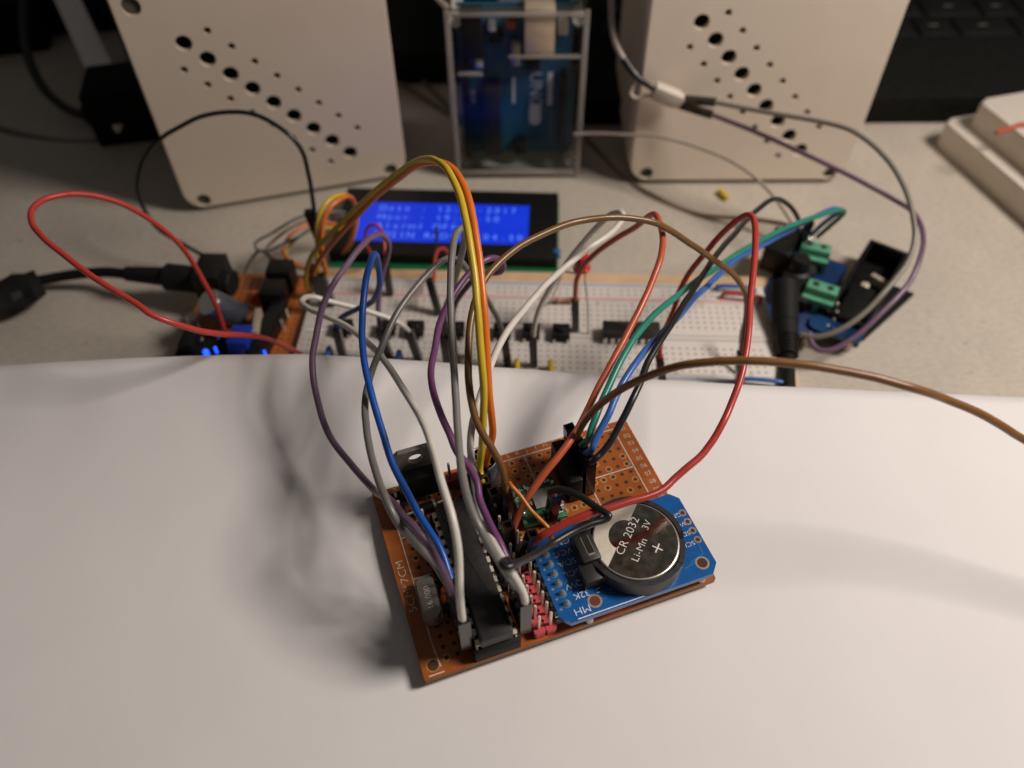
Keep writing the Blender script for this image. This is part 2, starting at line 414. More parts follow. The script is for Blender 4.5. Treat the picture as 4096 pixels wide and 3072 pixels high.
b = MB(); b.box((0, -70, 19.3), (440, 215, 38.6), 'riser', bev=1); tag(b.build('desk_riser', loc=(0, -70, 0)), 'flat slab that holds the paper above the desk', 'riser', kind='structure')

# ------------------------------------------------------------------ circuit board (orange perfboard)
YAW = R(19.28); ZT = 42.7
BR = Matrix.Rotation(YAW, 4, 'Z')
def bw(x, y, z=0.0): return (BR @ Vector((x, y, 0))) + Vector((0, 0, ZT + z))       # board coordinates (z above its top) -> world
board = empty('circuit_board', (0, 0, ZT), YAW, 'orange perforated circuit board with chip, crystal and blue clock module on the paper', 'circuit board')
b = MB()
ou = rrect(-35, -25, 35, 25, .5, 2)
b.prism(ou, -1.6, -.02, 'phen_edge'); b.prism([(x * .9994, y * .9994) for x, y in ou], -.3, 0, 'phen')
for i in range(24):
    for j in range(18):
        x, y = -29.2 + 2.54 * i, 21.6 - 2.54 * j
        if -3 < x < 34 and y < -4: continue
        b.disc((x, y, .02), .92, 'pad' if random.random() < .35 else 'phen', 14, r0=.5) if random.random() < .8 else None
        b.disc((x, y, .025), .52, 'hole', 12)
b.disc((-32.4, -22.2, .02), 1.25, 'hole', 18); b.disc((-32.4, -22.2, .015), 1.5, 'pad', 18, r0=1.2)
for a, c in (((-31.3, 22.9), (30.6, 22.9)), ((30.6, 22.9), (30.6, -22.9)), ((-31.3, 22.9), (-31.3, -20)), ((-33.9, -24.3), (-30.4, -24.3)), ((-31.2, -17.5), (-30.9, -23)),
             ((18, 10.1), (30.6, 10.1)), ((-31.3, -1.3), (-26.5, -1.3)), ((5.1, 22.9), (5.1, 10.5)), ((17.8, 6.5), (17.8, -1.3)), ((-31.3, 10.1), (-27, 10.1))):
    b.line(a, c, .26, .03, 'silk')
for i, ch in enumerate('ABCDEFGHIJKLMNOPQRSTUVWX'):
    if ch in 'NOPQRSTUVW': continue
    b.text(ch, (29.2 - 2.54 * i, 24.15, .03), 1.25, 'silk', sx=1.1)
for j in range(18): b.text('%02d' % (j + 1), (33.1, 22.1 - 2.54 * j, .03), 1.3, 'silk', rz=0)
b.text('5CM*7CM', (-33.1, -2.3, .03), 1.9, 'silk', rz=R(90), sx=1.2)
b.build('board', board)

def pins(b, pts, z0=0, z1=8.6, mat='gold', w=.64):
    for x, y in pts: b.box((x, y, (z0 + z1) / 2), (w, w, z1 - z0), mat, bev=.12, seg=1)
def header(name, pts, mat, h=2.5, z1=8.4, label=None, w=2.5):
    """one strip of plastic with notches between its cells; each pin is a part of its own"""
    x = pts[0][0]; ys = sorted(p[1] for p in pts); pr_ = 1.27; c = .35; Lf = []; Rt = []
    for y in ys: Rt += [(x + pr_ - c, y - pr_), (x + pr_, y - pr_ + c), (x + pr_, y + pr_ - c)]; Lf += [(x - pr_ + c, y - pr_), (x - pr_, y - pr_ + c), (x - pr_, y + pr_ - c)]
    Rt.append((x + pr_ - c, ys[-1] + pr_)); Lf.append((x - pr_ + c, ys[-1] + pr_))
    b = MB(); b.prism(Rt + Lf[::-1], 0, h, mat); o = b.build(name, board)
    for p in pts: b = MB(); pins(b, [p], h, z1, 'gold'); b.build('pin', o)
    if label: o['label'] = label
    return o
# chip and socket
b = MB(); b.box((-18.3, -6.8, 2.1), (10.4, 36.2, 4.2), 'blackm', bev=.25)
for k_ in (-1, 1):
    for i in range(14): b.box((-18.3 + k_ * 4.35, -6.8 - 16.51 + 2.54 * i, 4.25), (.5, 1.3, .3), 'gold', bev=.08, seg=1)
b.build('chip_socket', board)
chip = MB(); chip.prism(rrect(-21.95, -24.3, -14.65, 10.7, .3, 2), 5.2, 6.9, 'chip'); chip.prism(rrect(-21.95, -24.3, -14.65, 10.7, .3, 2), 6.9, 8.7, 'chip', bev=.45)
chip.disc((-18.3, 9.0, 8.72), 1.0, 'blackm', 18)
for k_ in (-1, 1):
    for i in range(14):
        y = -6.8 - 16.51 + 2.54 * i
        chip.box((-18.3 + k_ * 4.05, y, 6.3), (1.1, 1.5, .34), 'gold', bev=.08, seg=1); chip.box((-18.3 + k_ * 4.35, y, 5.3), (.28, 1.1, 1.9), 'gold')
cp = chip.build('chip', board)
# crystal
b = MB(); XC = Matrix.Translation((-29.2, -8.4, 0)) @ Matrix.Rotation(R(-3), 4, 'Z')
b.prism(rrect(-2.35, -5.7, 2.35, 5.7, 2.34, 10), .3, .75, 'xtal', X=XC); b.prism(rrect(-2.0, -5.25, 2.0, 5.25, 1.98, 10), .75, 3.9, 'xtal', X=XC, bev=.5)
b.text('16.000', (0, -.3, 3.93), 1.35, 'engrave', rz=R(90), X=XC, sx=1.15); b.build('crystal', board)
# voltage regulator
b = MB(); XR = Matrix.Translation((-23.2, 20.6, 0)) @ Matrix.Rotation(R(4), 4, 'X')
hx = [(math.cos(2 * math.pi * i / 24) * 1.8, math.sin(2 * math.pi * i / 24) * 1.8) for i in range(24)]
vs, fs = plate([(-5, -8), (5, -8), (5, 5.4), (3.9, 6.6), (-3.9, 6.6), (-5, 5.4)], [(0, 2.9, 1.85)], 1.2, None)
XT = XR @ Matrix.Translation((0, 1.2, 12.2)) @ Matrix.Rotation(R(90), 4, 'X')
b.add(vs, fs, 'tab', XT); b.build('regulator_tab', board)
b = MB(); b.box((0, -1.35, 8.2), (10, 3.4, 9.2), 'blackm', bev=.5, X=XR)
for q in (-2.54, 0, 2.54): b.box((q, -.4, 1.9), (.8, .5, 3.8), 'metal', X=XR)
b.build('voltage_regulator', board)
# diode, terminal, small parts near the regulator
b = MB(); b.cyl((-25.6, 15.2, 1.6), (-20.4, 15.6, 1.6), 1.35, 'blackm', bev=.2); b.cyl((-21.5, 15.5, 1.6), (-20.8, 15.56, 1.6), 1.38, 'dull'); b.cyl((-29, 14.9, 1.6), (-17.5, 15.8, 1.6), .35, 'metal', n=8); b.build('diode', board)
b = MB(); b.box((-29.6, 16.2, 2.6), (2.6, 7.5, 5.2), 'black', bev=.3)
for q in (13.9, 16.4, 18.6): b.box((-29.6, q, 5.7), (.64, .64, 1.6), 'gold', bev=.1, seg=1)
b.build('power_header', board)
b = MB(); b.lathe([(.2, -.9), (1.9, -.7), (2.3, 0), (1.9, .7), (.2, .9)], 'ceramic', 18, Matrix.Translation((-25.6, -8.6, 2.4)) @ Matrix.Rotation(R(90), 4, 'Y') @ Matrix.Rotation(R(20), 4, 'X')); b.build('ceramic_capacitor', board)
# two loose red pins
b = MB(); b.box((-14.2, 21.2, 1.3), (5, 2.5, 2.6), 'redp', bev=.3); pins(b, [(-15.4, 21.2), (-12.9, 21.2)], 2.6, 8.8, 'dull'); b.build('red_pin_header', board)
# electrolytic capacitor
b = MB(); XC = Matrix.Translation((-7.6, 17.6, 0)); b.lathe([(3.7, .2), (4.0, .8), (4.0, 1.6), (3.8, 1.9), (4.0, 2.3), (4.0, 11.2), (3.7, 11.8)], 'sleeve', 28, XC); b.lathe([(3.45, 11.75), (3.4, 11.95), (3.2, 11.8)], 'metal', 28, XC)
for a in (0, 60, 120): b.box((-7.6, 17.6, 11.84), (5.5, .18, .05), 'dull', rz=R(a))
b.build('electrolytic_capacitor', board)
# pin headers either side of the chip
header('pin_header', [(-25.0, 11.0 - 2.54 * i) for i in range(10)], 'black', label='black pin row along the left side of the chip')
header('pin_header', [(-11.5, 10.2 - 2.54 * i) for i in range(9)], 'black', label='black pin row along the right side of the chip')
header('pin_header', [(-8.4, 8.2 - 2.54 * i) for i in range(7)], 'black', label='short black pin row behind the red rows')
header('pin_header', [(-5.7, 5.7 - 2.54 * i) for i in range(6)], 'black', label='short black pin row beside the radio module')
header('pin_header', [(-8.4, -10.4 - 2.54 * i) for i in range(6)], 'redp', label='red pin row nearest the chip')
header('pin_header', [(-5.7, -10.4 - 2.54 * i) for i in range(6)], 'redp', label='red pin row nearest the blue module')
for i in range(7):
    y = -6.5 - 2.54 * i; b = MB()
    b.box((-3.0, y, 1.25), (2.4, 2.3, 2.5), 'greyp', bev=.3); b.box((-2.7, y, 3.6), (.64, .64, 2.6), 'metal', bev=.1, seg=1); b.cyl((-4.2, y, 2.9), (-2.2, y, 2.9), .7, 'metal', n=10)
    b.build('bent_pin', board)
b = MB(); b.prism(rrect(10.6, 5.4, 13.9, 18.4, .3, 2), 0, 9.2, 'black', bev=.2); b.build('socket_strip', board)
# radio module
rad = MB(); rad.box((3.2, 7.0, 1.9), (11.2, 11.2, 1.0), 'green_pcb', rz=R(-3), bev=.1)
for y in (11.6, 9.9): rad.line((-1.8, y), (3.6, y + .1), .16, 2.42, 'white_ink')
for x in (-.2, 3.4): rad.line((x, 9.9), (x, 12.2), .16, 2.43, 'white_ink')
for y in (2.6, 4.2): rad.line((6.0, y), (8.6, y), .2, 2.42, 'white_ink')
ro = rad.build('radio_module', board)
b = MB(); b.box((4.4, 7.3, 2.95), (5.2, 5.2, 1.0), 'greyp', rz=R(-3), bev=.15); b.build('radio_chip', ro)
b = MB()
rnd = random.Random(3)
for i in range(44):
    x = -1.9 + rnd.random() * 10.2; y = 1.9 + rnd.random() * 10.2
    if 1.4 < x < 7.4 and 4.3 < y < 10.3: continue
    a = rnd.choice((0, 90)); XS = Matrix.Translation((x, y, 2.65)) @ Matrix.Rotation(R(a), 4, 'Z')
    b = MB(); b.box((0, 0, 0), (.5, .5, .5), rnd.choice(('beige', 'blackm', 'beige')), X=XS)
    for q in (-.42, .42): b.box((q, 0, 0), (.3, .52, .52), 'metal', X=XS)
    b.build('surface_part', ro)
for x in (-2.0, 8.4):
    for i in range(5): b = MB(); b.cyl((x, 2.9 + 2.1 * i, 2.4), (x, 2.9 + 2.1 * i, 2.75), .65, 'metal', .4, n=12); b.build('solder_pad', ro)
b = MB(); b.lathe([(.75, 0), (.85, .5), (.5, 1.0), (.05, 1.15)], 'metal', 16, Matrix.Translation((-1.7, 5.0, 2.4))); b.build('solder_bead', ro)
# red plastic under the radio
b = MB(); b.box((6.3, -1.6, 1.3), (2.6, 2.5, 2.6), 'redp', bev=.3); b.build('red_jumper_cap', board)

# clock module
ZM = 3.2
clk = MB()
outl = [(-3.7, -5.3), (-3.7, -23.2), (-1.6, -25.4), (33.0, -25.4), (35.0, -23.2), (35.0, -4.9), (33.2, -3.0), (-1.4, -3.0)]
clk.prism(outl, ZM, ZM + 1.6, 'blue_pcb')
zt = ZM + 1.63
for i in range(6):
    y = -7.9 - 2.54 * i
    clk.disc((-1.0, y - .35, zt), 1.05, 'blue_trace', 16)
for a, c in (((.4, -19.0), (3.2, -16.6)), ((.4, -16.4), (4.0, -12.8)), ((.4, -13.8), (3.6, -10.6)), ((.6, -8.6), (6.5, -7.0)), ((1.2, -6.4), (8, -5.2)), ((29.5, -21.2), (33.2, -20.2)), ((33.2, -20.2), (33.4, -17.8)), ((27.5, -22.2), (32.6, -20.9)), ((6.4, -20.2), (8.6, -21.8)), ((8.6, -21.8), (24, -23.4)), ((5, -21), (7.8, -22.9))):
    clk.line(a, c, .28, zt, 'blue_trace')
for t, y in (('32K', -20.3), ('SQW', -17.5), ('SCL', -14.7), ('SDA', -11.9), ('VCC', -9.2), ('GND', -6.6)):
    clk.text(t, (2.9, y + .3, zt), 1.5, 'white_ink', rz=R(180), sx=1.15)
for t, y in (('SCL', -16.9), ('SDA', -14.2), ('VCC', -11.6), ('GND', -9.0)):
    clk.text(t, (31.3, y, zt), 1.2, 'white_ink', rz=R(180), sx=1.1)
clk.text('MH', (1.7, -23.4, zt), 1.75, 'white_ink', rz=R(180), sx=1.1)
for x, y in ((6.9, -19.0), (6.9, -19.9), (6.9, -20.8), (10.0, -20.2), (10.0, -21.1)): clk.rect(x - .55, y - .13, x + .55, y + .13, zt, 'white_ink')
clk.line((0, -25.05), (20, -25.05), .22, zt, 'white_ink')
cm = clk.build('clock_module', board)
for x, y in ((5.1, -22.4), (31.9, -22.2)):
    b = MB(); b.disc((x, y, zt + .01), 1.65, 'dull', 26, r0=1.2); b.lathe([(1.2, zt + .01), (1.15, zt - .9)], 'dull', 24, Matrix.Translation((x, y, 0)), caps=False)
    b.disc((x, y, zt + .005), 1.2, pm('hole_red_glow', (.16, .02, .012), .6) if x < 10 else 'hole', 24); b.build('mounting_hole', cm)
for i in range(4):
    b = MB(); y = -8.9 - 2.54 * i
    b.disc((33.8, y, zt + .01), .95, 'metal', 20, r0=.5); b.disc((33.8, y, zt), .52, 'hole', 16); b.build('pad_ring', cm)
for i in range(6):
    b = MB(); y = -8.2 - 2.54 * i
    b.lathe([(.85, 0), (.72, .35), (.4, .8), (.3, 1.1)], 'dull', 16, Matrix.Translation((-1.0, y, zt))); b.box((-1.0, y, zt + .9), (.55, .55, 1.6), 'metal', bev=.1, seg=1); b.build('solder_pin', cm)
HC = (18.6, -13.8)
b = MB(); XH = Matrix.Translation((HC[0], HC[1], zt))
n = 56; vs = []; fs = []                  # ring wall of the holder, lower on its open side
for i in range(n):
    a = 2 * math.pi * i / n; deg = math.degrees(a)
    hi = 4.6 if 195 < deg < 300 else (4.0 if not (310 < deg < 352) else 2.6)
    if 60 < deg < 150: hi = 4.7
    for r, z in ((11.6, 0), (11.5, hi), (10.35, hi), (10.3, .6)): vs.append((r * math.cos(a), r * math.sin(a), z))
for i in range(n):
    j = (i + 1) % n
    for q in range(3): fs.append([i * 4 + q, j * 4 + q, j * 4 + q + 1, i * 4 + q + 1])
b.add(vs, fs, 'holder', XH); b.disc((0, 0, .6), 10.35, 'holder', 40, XH)
ho = b.build('cell_holder', cm)
b = MB()
b.box((-11.3, 1.9, 2.6), (4.4, 7.2, 5.2), 'holder', X=XH, bev=.35); b.box((-12.2, -3.3, 1.9), (5.0, 5.0, 3.8), 'holder', X=XH, bev=.4)
b.box((-11.0, 2.0, 5.22), (1.5, 4.9, .06), 'hole_d', X=XH)
for q in (-.85, .85): b.box((-11.0 + q, 2.0, 5.1), (.16, 5.0, .4), 'metal', X=XH)
b.box((-11.0, -.3, 5.25), (1.4, .5, .3), 'dull', X=XH); b.build('contact_clip', cm)
b = MB(); b.box((9.6, -22.0, 2.0), (1.6, .8, .7), 'ledred'); b.build('power_light', board)
for x, y in ((3.3, -24.2), (31.5, -23.9)):
    b = MB(); b.lathe([(.95, 0), (1.0, .3), (.8, ZM)], 'whitep', 14, Matrix.Translation((x, y, 0))); b.build('standoff', board)

# coin cell (its own thing, it lies in the holder)
cl = bw(HC[0], HC[1], zt + .65)
cell = empty('coin_cell', cl, YAW, 'silver button battery in the round black holder on the blue module', 'battery')
b = MB()
b.lathe([(9.1, 0), (9.3, 1.2), (9.9, 1.5), (10.0, 1.7), (10.0, 3.4), (9.75, 3.75), (9.5, 3.82)], 'metal', 64)
b.build('rim', cell)
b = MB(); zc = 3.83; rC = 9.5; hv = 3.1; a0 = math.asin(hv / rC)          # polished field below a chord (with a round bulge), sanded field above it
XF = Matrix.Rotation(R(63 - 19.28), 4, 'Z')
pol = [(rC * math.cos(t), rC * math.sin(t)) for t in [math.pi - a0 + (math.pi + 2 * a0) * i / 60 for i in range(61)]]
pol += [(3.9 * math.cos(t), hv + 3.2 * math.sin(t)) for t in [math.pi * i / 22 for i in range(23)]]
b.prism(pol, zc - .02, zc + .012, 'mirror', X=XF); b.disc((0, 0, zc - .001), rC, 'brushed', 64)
for t, (u, v), h, sx in (('CR 2032', (.2, 2.0), 2.0, 1.08), ('Li-Mn', (-2.0, -1.7), 1.75, 1.15), ('3V', (4.7, -.9), 1.7, 1.0), ('+', (.2, -5.4), 4.0, 1.0)):
    b.text(t, (u, v, zc + .03), h, 'engrave', X=XF, sx=sx)
b.build('top_face', cell)

# ------------------------------------------------------------------ breadboard on its wooden board
BBY = R(-2.51); ZB = 14.0
Mb = Matrix.Rotation(BBY, 4, 'Z')
def bbw(x, y, z=0.0): return (Mb @ Vector((x - 82.5, y - 27.3, 0))) + Vector((3.0, 94.8, ZB + z))
b = MB(); b.box((0, 4.2, 2.6), (178, 75, 5.2), 'wood', bev=.4); o = b.build('wooden_board'); o.location = (Vector((4.5, 95.6, 0))) * S; o.rotation_euler.z = BBY
tag(o, 'thin pale wooden board showing along the edges of the breadboard', 'board')
bread = empty('breadboard', (3.0, 94.8, 5.3), BBY, 'long white plug-in breadboard behind the paper edge', 'breadboard')
b = MB(); zl = ZB - 5.3
b.box((0, 0, zl / 2), (165, 54.6, zl), 'bread', bev=.6)
def L(x, y): return x - 82.5, y - 27.3
for y, m in ((53.2, 'blueline'), (45.9, 'redline'), (8.6, 'blueline'), (1.3, 'redline')):
    x0, y0 = L(3, y); b.rect(x0, y0 - .35, 159 - 82.5, y0 + .35, zl + .03, m)
x0, y0 = L(2, 27.3); b.rect(x0, y0 - 1.3, 80.5, y0 + 1.3, zl + .02, 'bhole')
b.rect(x0, y0 - .9, 80.5, y0 + .9, zl + .035, 'bread')
for yy in (10.0, 44.6): x0, y0 = L(.5, yy); b.rect(x0, y0 - .12, 82, y0 + .12, zl + .02, 'bhole')
for i in range(63):
    for k_ in list(range(5)):
        for yo in (12.1, 32.4):
            x0, y0 = L(4 + 2.5 * i, yo + 2.54 * k_); b.rect(x0 - .45, y0 - .45, x0 + .45, y0 + .45, zl + .025, 'bhole')
for g in range(10):
    for i in range(5):
        for yo in (3.7, 6.2, 48.3, 50.8): x0, y0 = L(8 + 15 * g + 2.54 * i, yo); b.rect(x0 - .45, y0 - .45, x0 + .45, y0 + .45, zl + .025, 'bhole')
for i in range(0, 63, 5):
    for yy in (10.9, 43.6): x0, y0 = L(4 + 2.5 * i, yy); b.text(str(max(1, i)), (x0, y0, zl + .03), 1.2, 'bmark')
for xx in (1.6, 163.2):
    for k_, ch_ in enumerate('abcde'): x0, y0 = L(xx, 12.1 + 2.54 * k_); b.text(ch_, (x0, y0, zl + .03), 1.4, 'bmark', rz=R(90))
    for k_, ch_ in enumerate('fghij'): x0, y0 = L(xx, 32.4 + 2.54 * k_); b.text(ch_, (x0, y0, zl + .03), 1.4, 'bmark', rz=R(90))
b.build('body', bread)

# push buttons
pb = empty('push_button', bbw(15.4, 26.2), BBY, None, 'push button', 'push buttons across the middle of the breadboard')
b = MB(); b.box((0, 0, 1.9), (6.0, 6.0, 3.4), 'blackm', bev=.25); b.build('body', pb)
b = MB(); b.lathe([(1.75, 3.5), (1.75, 4.6), (1.55, 4.8)], 'black', 20); b.build('cap', pb)
for x in (-2.3, 2.3):
    for y in (-3.2, 3.2): b = MB(); b.box((x, y, .8), (.8, .5, 1.7), 'metal'); b.build('pin', pb)
LB = ['leftmost small square push button, between the white wire and the blue one', 'second small square push button from the left end of the breadboard', 'third small black push button, just behind the white wire plug',
      'fourth small push button, middle one of the seven', 'fifth small push button, behind the grey wire plug', 'sixth small push button, behind the light plug of the white wire', 'rightmost small push button, nearest the long black chip']
for k_, x in enumerate((15.4, 30.5, 40.4, 54.5, 70.6, 80.6, 90.9)):
    t = pb if k_ == 0 else copy_tree(pb); t.location = bbw(x, 26.6) * S; t['label'] = LB[k_]
# DIP chip
lc = empty('logic_chip', bbw(114.9, 27.0), BBY, 'long black sixteen pin chip plugged across the right half of the breadboard', 'chip')
b = MB(); b.prism(rrect(-9.8, -3.2, 9.8, 3.2, .2, 2), 1.2, 4.9, 'chip', bev=.4); b.build('body', lc)
for k_ in (-1, 1):
    for i in range(8): b = MB(); b.box((-8.89 + 2.54 * i, k_ * 3.55, 1.5), (1.3, .3, 2.6), 'metal'); b.build('pin', lc)
# LED with legs
p0 = atz(1270, 722, ZB); p0 = Vector(p0)
led = empty('red_led', p0, 0, 'round red indicator light on long bent legs above the breadboard', 'led')
top = aty(1257, 582, p0.y + 4)
b = MB(); axd = (Vector((-.10, .12, 1))).normalized(); q = Vector((0, 0, 1)).rotation_difference(axd).to_matrix().to_4x4(); XL = Matrix.Translation(top) @ q
b.lathe([(2.9, 0), (2.9, 1.0), (2.5, 1.05), (2.5, 5.0), (2.2, 6.3), (1.4, 7.3), (.3, 7.7)], 'redlens', 28, XL); b.build('lens', led, p0)
for dx, tgt in ((1.27, p0), (-1.27, p0 + Vector((-12.5, 15.5, 0)))):
    b = MB(); st = XL @ Vector((dx, 0, 0)); md = st + Vector((0, 0, -4)) if dx > 0 else st + Vector((-.8, 0, -1.6))
    P = [st, md, (md + tgt) / 2 + Vector((.3, 0, .4)), tgt] if dx > 0 else [st, md, md + Vector((-4.2, 1.0, .2)), md + Vector((-4.6, 1.2, -3)), tgt]
    b.tube(catmull(P, 6) if dx > 0 else P, .28, 'dull', n=8); b.build('leg', led, p0)
rs = empty('resistor', atz(1218, 655, ZB), 0, 'small pinkish brown resistor lying on the far rail of the breadboard', 'resistor')
b = MB(); b.lathe([(.7, -3.1), (1.15, -2.7), (1.15, -1.9), (.95, -1.6), (.95, 1.6), (1.15, 1.9), (1.15, 2.7), (.7, 3.1)], pm('resistor_body', (.42, .20, .14), .5), 18, Matrix.Translation((0, 0, 1.6)) @ Matrix.Rotation(R(90), 4, 'Y')); b.build('body', rs)
b = MB(); b.tube([(-5.4, 0, -.3), (-5.3, 0, 1.4), (-5.0, 0, 1.6), (5.0, 0, 1.6), (5.3, 0, 1.4), (5.4, 0, -.3)], .28, 'dull', n=8); b.build('leg', rs)
# short rigid links on the breadboard
def link(name, label, p, q, h, col, r=.75, group='short wire links on the breadboard'):
    p, q = Vector(p), Vector(q); pts = [p, p + Vector((0, 0, h * .7)), p + (q - p) * .06 + Vector((0, 0, h)), q - (q - p) * .06 + Vector((0, 0, h)), q + Vector((0, 0, h * .7)), q]
    b = MB(); b.tube(catmull(pts, 6), r, wm(col), n=10); return tag(b.build(name, loc=p), label, 'wire link', group)
link('wire_link', 'blue wire link at the far right corner of the breadboard', bbw(147.5, 51.8), bbw(161, 50.8), 2.2, 'lblue')
link('wire_link', 'red wire link at the far right corner of the breadboard', bbw(149, 47.6), bbw(162.5, 46.2), 2.4, 'red')
link('wire_link', 'blue wire link on the near rail at the right end of the breadboard', bbw(150, 7.3), bbw(163.5, 6.0), 2.2, 'lblue')
link('wire_link', 'left yellow link standing upright at the paper edge', bbw(76.3, 11.5), bbw(76.3, 5.0), 4.0, 'yellow', 1.0)
link('wire_link', 'right yellow link standing upright at the paper edge', bbw(87.4, 11.5), bbw(87.4, 5.0), 4.0, 'yellow', 1.0)
for x, y, l in ((12.8, 15.5, 'left small blue link beside the blue wire plug'), (36.6, 14.6, 'right small blue link beside the white wire plug'), (59.7, 16.0, 'middle small blue link right of the dark grey loop')):
    link('wire_link', l, bbw(x, y), bbw(x + .3, y - 6), 3.6, 'lblue', 1.0)

# ------------------------------------------------------------------ display module
P = [atz(1190, 420, 8), atz(1183, 586, 4), atz(760, 577, 4), atz(735, 405, 8)]
ctr = (atz(962, 412, 8) + atz(971, 581, 4)) / 2; W_ = (P[0] - P[3]).length; H_ = ((P[0] - P[1]).length + (P[3] - P[2]).length) / 2
LA = R(-3.2)
lcd = empty('display_module', (ctr.x, ctr.y, 0), LA, 'black framed character display with a lit blue screen behind the breadboard', 'display')
b = MB(); b.box((0, .8, 2.4), (W_ + 1, H_ + 1.6, 1.6), 'green_pcb')
for i in range(16): b.lathe([(.9, 3.2), (.5, 4.4)], 'metal', 8, Matrix.Translation((-W_ / 2 + 10 + 2.54 * i, H_ / 2 + .6, 0))); 
b.box((0, 2, .8), (W_ - 20, H_ - 16, 1.6), 'blackm'); b.build('board', lcd)
b = MB(); b.prism(rrect(-W_ / 2, -H_ / 2 + 3.6, W_ / 2, H_ / 2, .8, 3), 3.2, 8.2, 'black', bev=.5); b.build('frame', lcd)
iv = Matrix.Rotation(-LA, 4, 'Z')
sc = [iv @ (atz(*q, 8.3) - Vector((ctr.x, ctr.y, 0))) for q in ((766, 517), (1138, 531), (1145, 446), (773, 433))]
x0 = (sc[0].x + sc[3].x) / 2; x1 = (sc[1].x + sc[2].x) / 2; y0 = (sc[0].y + sc[1].y) / 2; y1 = (sc[2].y + sc[3].y) / 2
b = MB(); b.rect(x0, y0, x1, y1, 8.24, 'lcdblue')
cw = (x1 - x0 - 3) / 20; rh = (y1 - y0 - 2.4) / 4
for r_, t in enumerate(('  Date : 12-02-2017', '  Hour : 19:42:50', '  Alarm1 OFF', '  ROSIN RADIO 104.50')):
    for c_, ch_ in enumerate(t[:20]):
        if ch_ != ' ': b.text(ch_, (x0 + 1.5 + cw * (c_ + .5), y1 - 1.2 - rh * (r_ + .5), 8.28), rh * .62, 'lcdtext', sx=.95)
b.build('screen', lcd)
b = MB(); b.lathe([(1.6, 3.2), (1.6, 6.5), (1.2, 6.8)], 'bluecap', 14, Matrix.Translation((W_ / 2 - .2, -H_ / 2 + 8, 2.0))); b.build('trimmer', lcd)

# ------------------------------------------------------------------ speakers
def make_speaker(plastic):
    root = empty('speaker', (0, 0, 0), 0)
    W, H, D, Z0 = 95.8, 148.0, 78.0, 2.0
    big = [(20.2 + 6.52 * k, 73.0 - 6.95 * k, 3.0) for k in range(9)]
    up = [(29.6 + 6.8 * k, 76.4 - 6.85 * k, 1.35) for k in range(8)]
    lo = [(17.3 + 6.6 * k, 63.2 - 6.95 * k, 1.35) for k in range(8)]
    scr = [(7.6, 6.0, 2.9), (88.6, 5.6, 2.9), (7.0, 88.0, 3.3), (88.6, 139.2, 2.9)]
    XF = Matrix.Rotation(R(90), 4, 'X')
    b = MB(); vs, fs = plate(rrect(.6, Z0 + .6, W - .6, H - .6, 8), big + up + lo + scr, 2.4, None); b.add(vs, fs, plastic, XF)
    o_ = rrect(0, Z0, W, H, 8.4); i_ = rrect(.9, Z0 + .9, W - .9, H - .9, 7.6); n = len(o_); vs = []; fs = []      # rounded rim round the panel
    for P_, y in ((o_, 9.5), (o_, .9), (rrect(.25, Z0 + .25, W - .25, H - .25, 8.2), .25), (i_, -.02)): vs += [(x, y, z) for x, z in P_]
    for j in range(3):
        for i in range(n): fs.append([j * n + i, (j + 1) * n + i, (j + 1) * n + (i + 1) % n, j * n + (i + 1) % n])
    b.add(vs, fs, plastic); b.build('front_panel', root)
    b = MB(); b.prism(rrect(2, Z0 + 2, W - 2, H - 2, 7), -9.3, -5.5, 'hole_d', X=XF); b.build('grille_backing', root)
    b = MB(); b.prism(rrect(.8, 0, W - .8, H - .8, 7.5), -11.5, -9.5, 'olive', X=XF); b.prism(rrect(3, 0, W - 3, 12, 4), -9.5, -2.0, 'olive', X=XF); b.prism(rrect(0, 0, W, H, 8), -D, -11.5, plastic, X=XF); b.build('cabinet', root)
    for x, z, r in scr:
        b = MB(); b.cyl((x, 1.4, z), (x, 3.0, z), r * .98, 'screw', n=18); b.build('screw_well', root)
    return root
sp = make_speaker('cream_shade'); sp.location = Vector((-144.4, 182.0, 0)) * S; sp.rotation_euler.z = R(15.5)
tag(sp, 'cream speaker box on the left, coloured darker as if shaded, with an arc of black wire before its holes', 'speaker', 'pair of cream speaker boxes')
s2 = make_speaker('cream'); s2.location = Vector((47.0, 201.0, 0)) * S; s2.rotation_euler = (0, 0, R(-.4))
tag(s2, 'brighter cream speaker box on the right, next to the black keyboard', 'speaker', 'pair of cream speaker boxes')

# ------------------------------------------------------------------ microcontroller board in its clear case
case = empty('clear_case', (-2.6, 209, 0), 0, 'clear acrylic case standing upright between the two speaker boxes', 'case')
b = MB(); b.box((0, -1, 38.2), (56, 2, 75), 'clear', bev=.5); b.build('front_panel', case)
b = MB(); b.box((0, 27, 38.2), (56, 2, 75), 'clear', bev=.5); b.build('back_panel', case)
for x in (-27.4, 27.4):
    b = MB(); b.box((x, 13, 38.2), (2, 25.8, 74), 'clear', bev=.4); b.box((x * .975, -2.4, 38.2), (2.3, .7, 74.5), 'clear_edge', bev=.3); b.build('side_panel', case)
for z in (1.4, 75.0):
    b = MB(); b.box((0, 13, z), (52, 25.8, 2), 'clear', bev=.4); b.build('end_panel', case)
for x, z, w_, h_ in ((0, 3.0, 50.5, 3.0), (0, 73.8, 50.5, 2.0), (11, 57, 29, 1.5), (-19, 50, 10, 1.6)):  # pale bars over the front, painting in the glints of the clear edges
    b = MB(); b.box((x, -2.4, z), (w_, .7, h_), 'clear_edge', bev=.25); b.build('glint_bar', case)
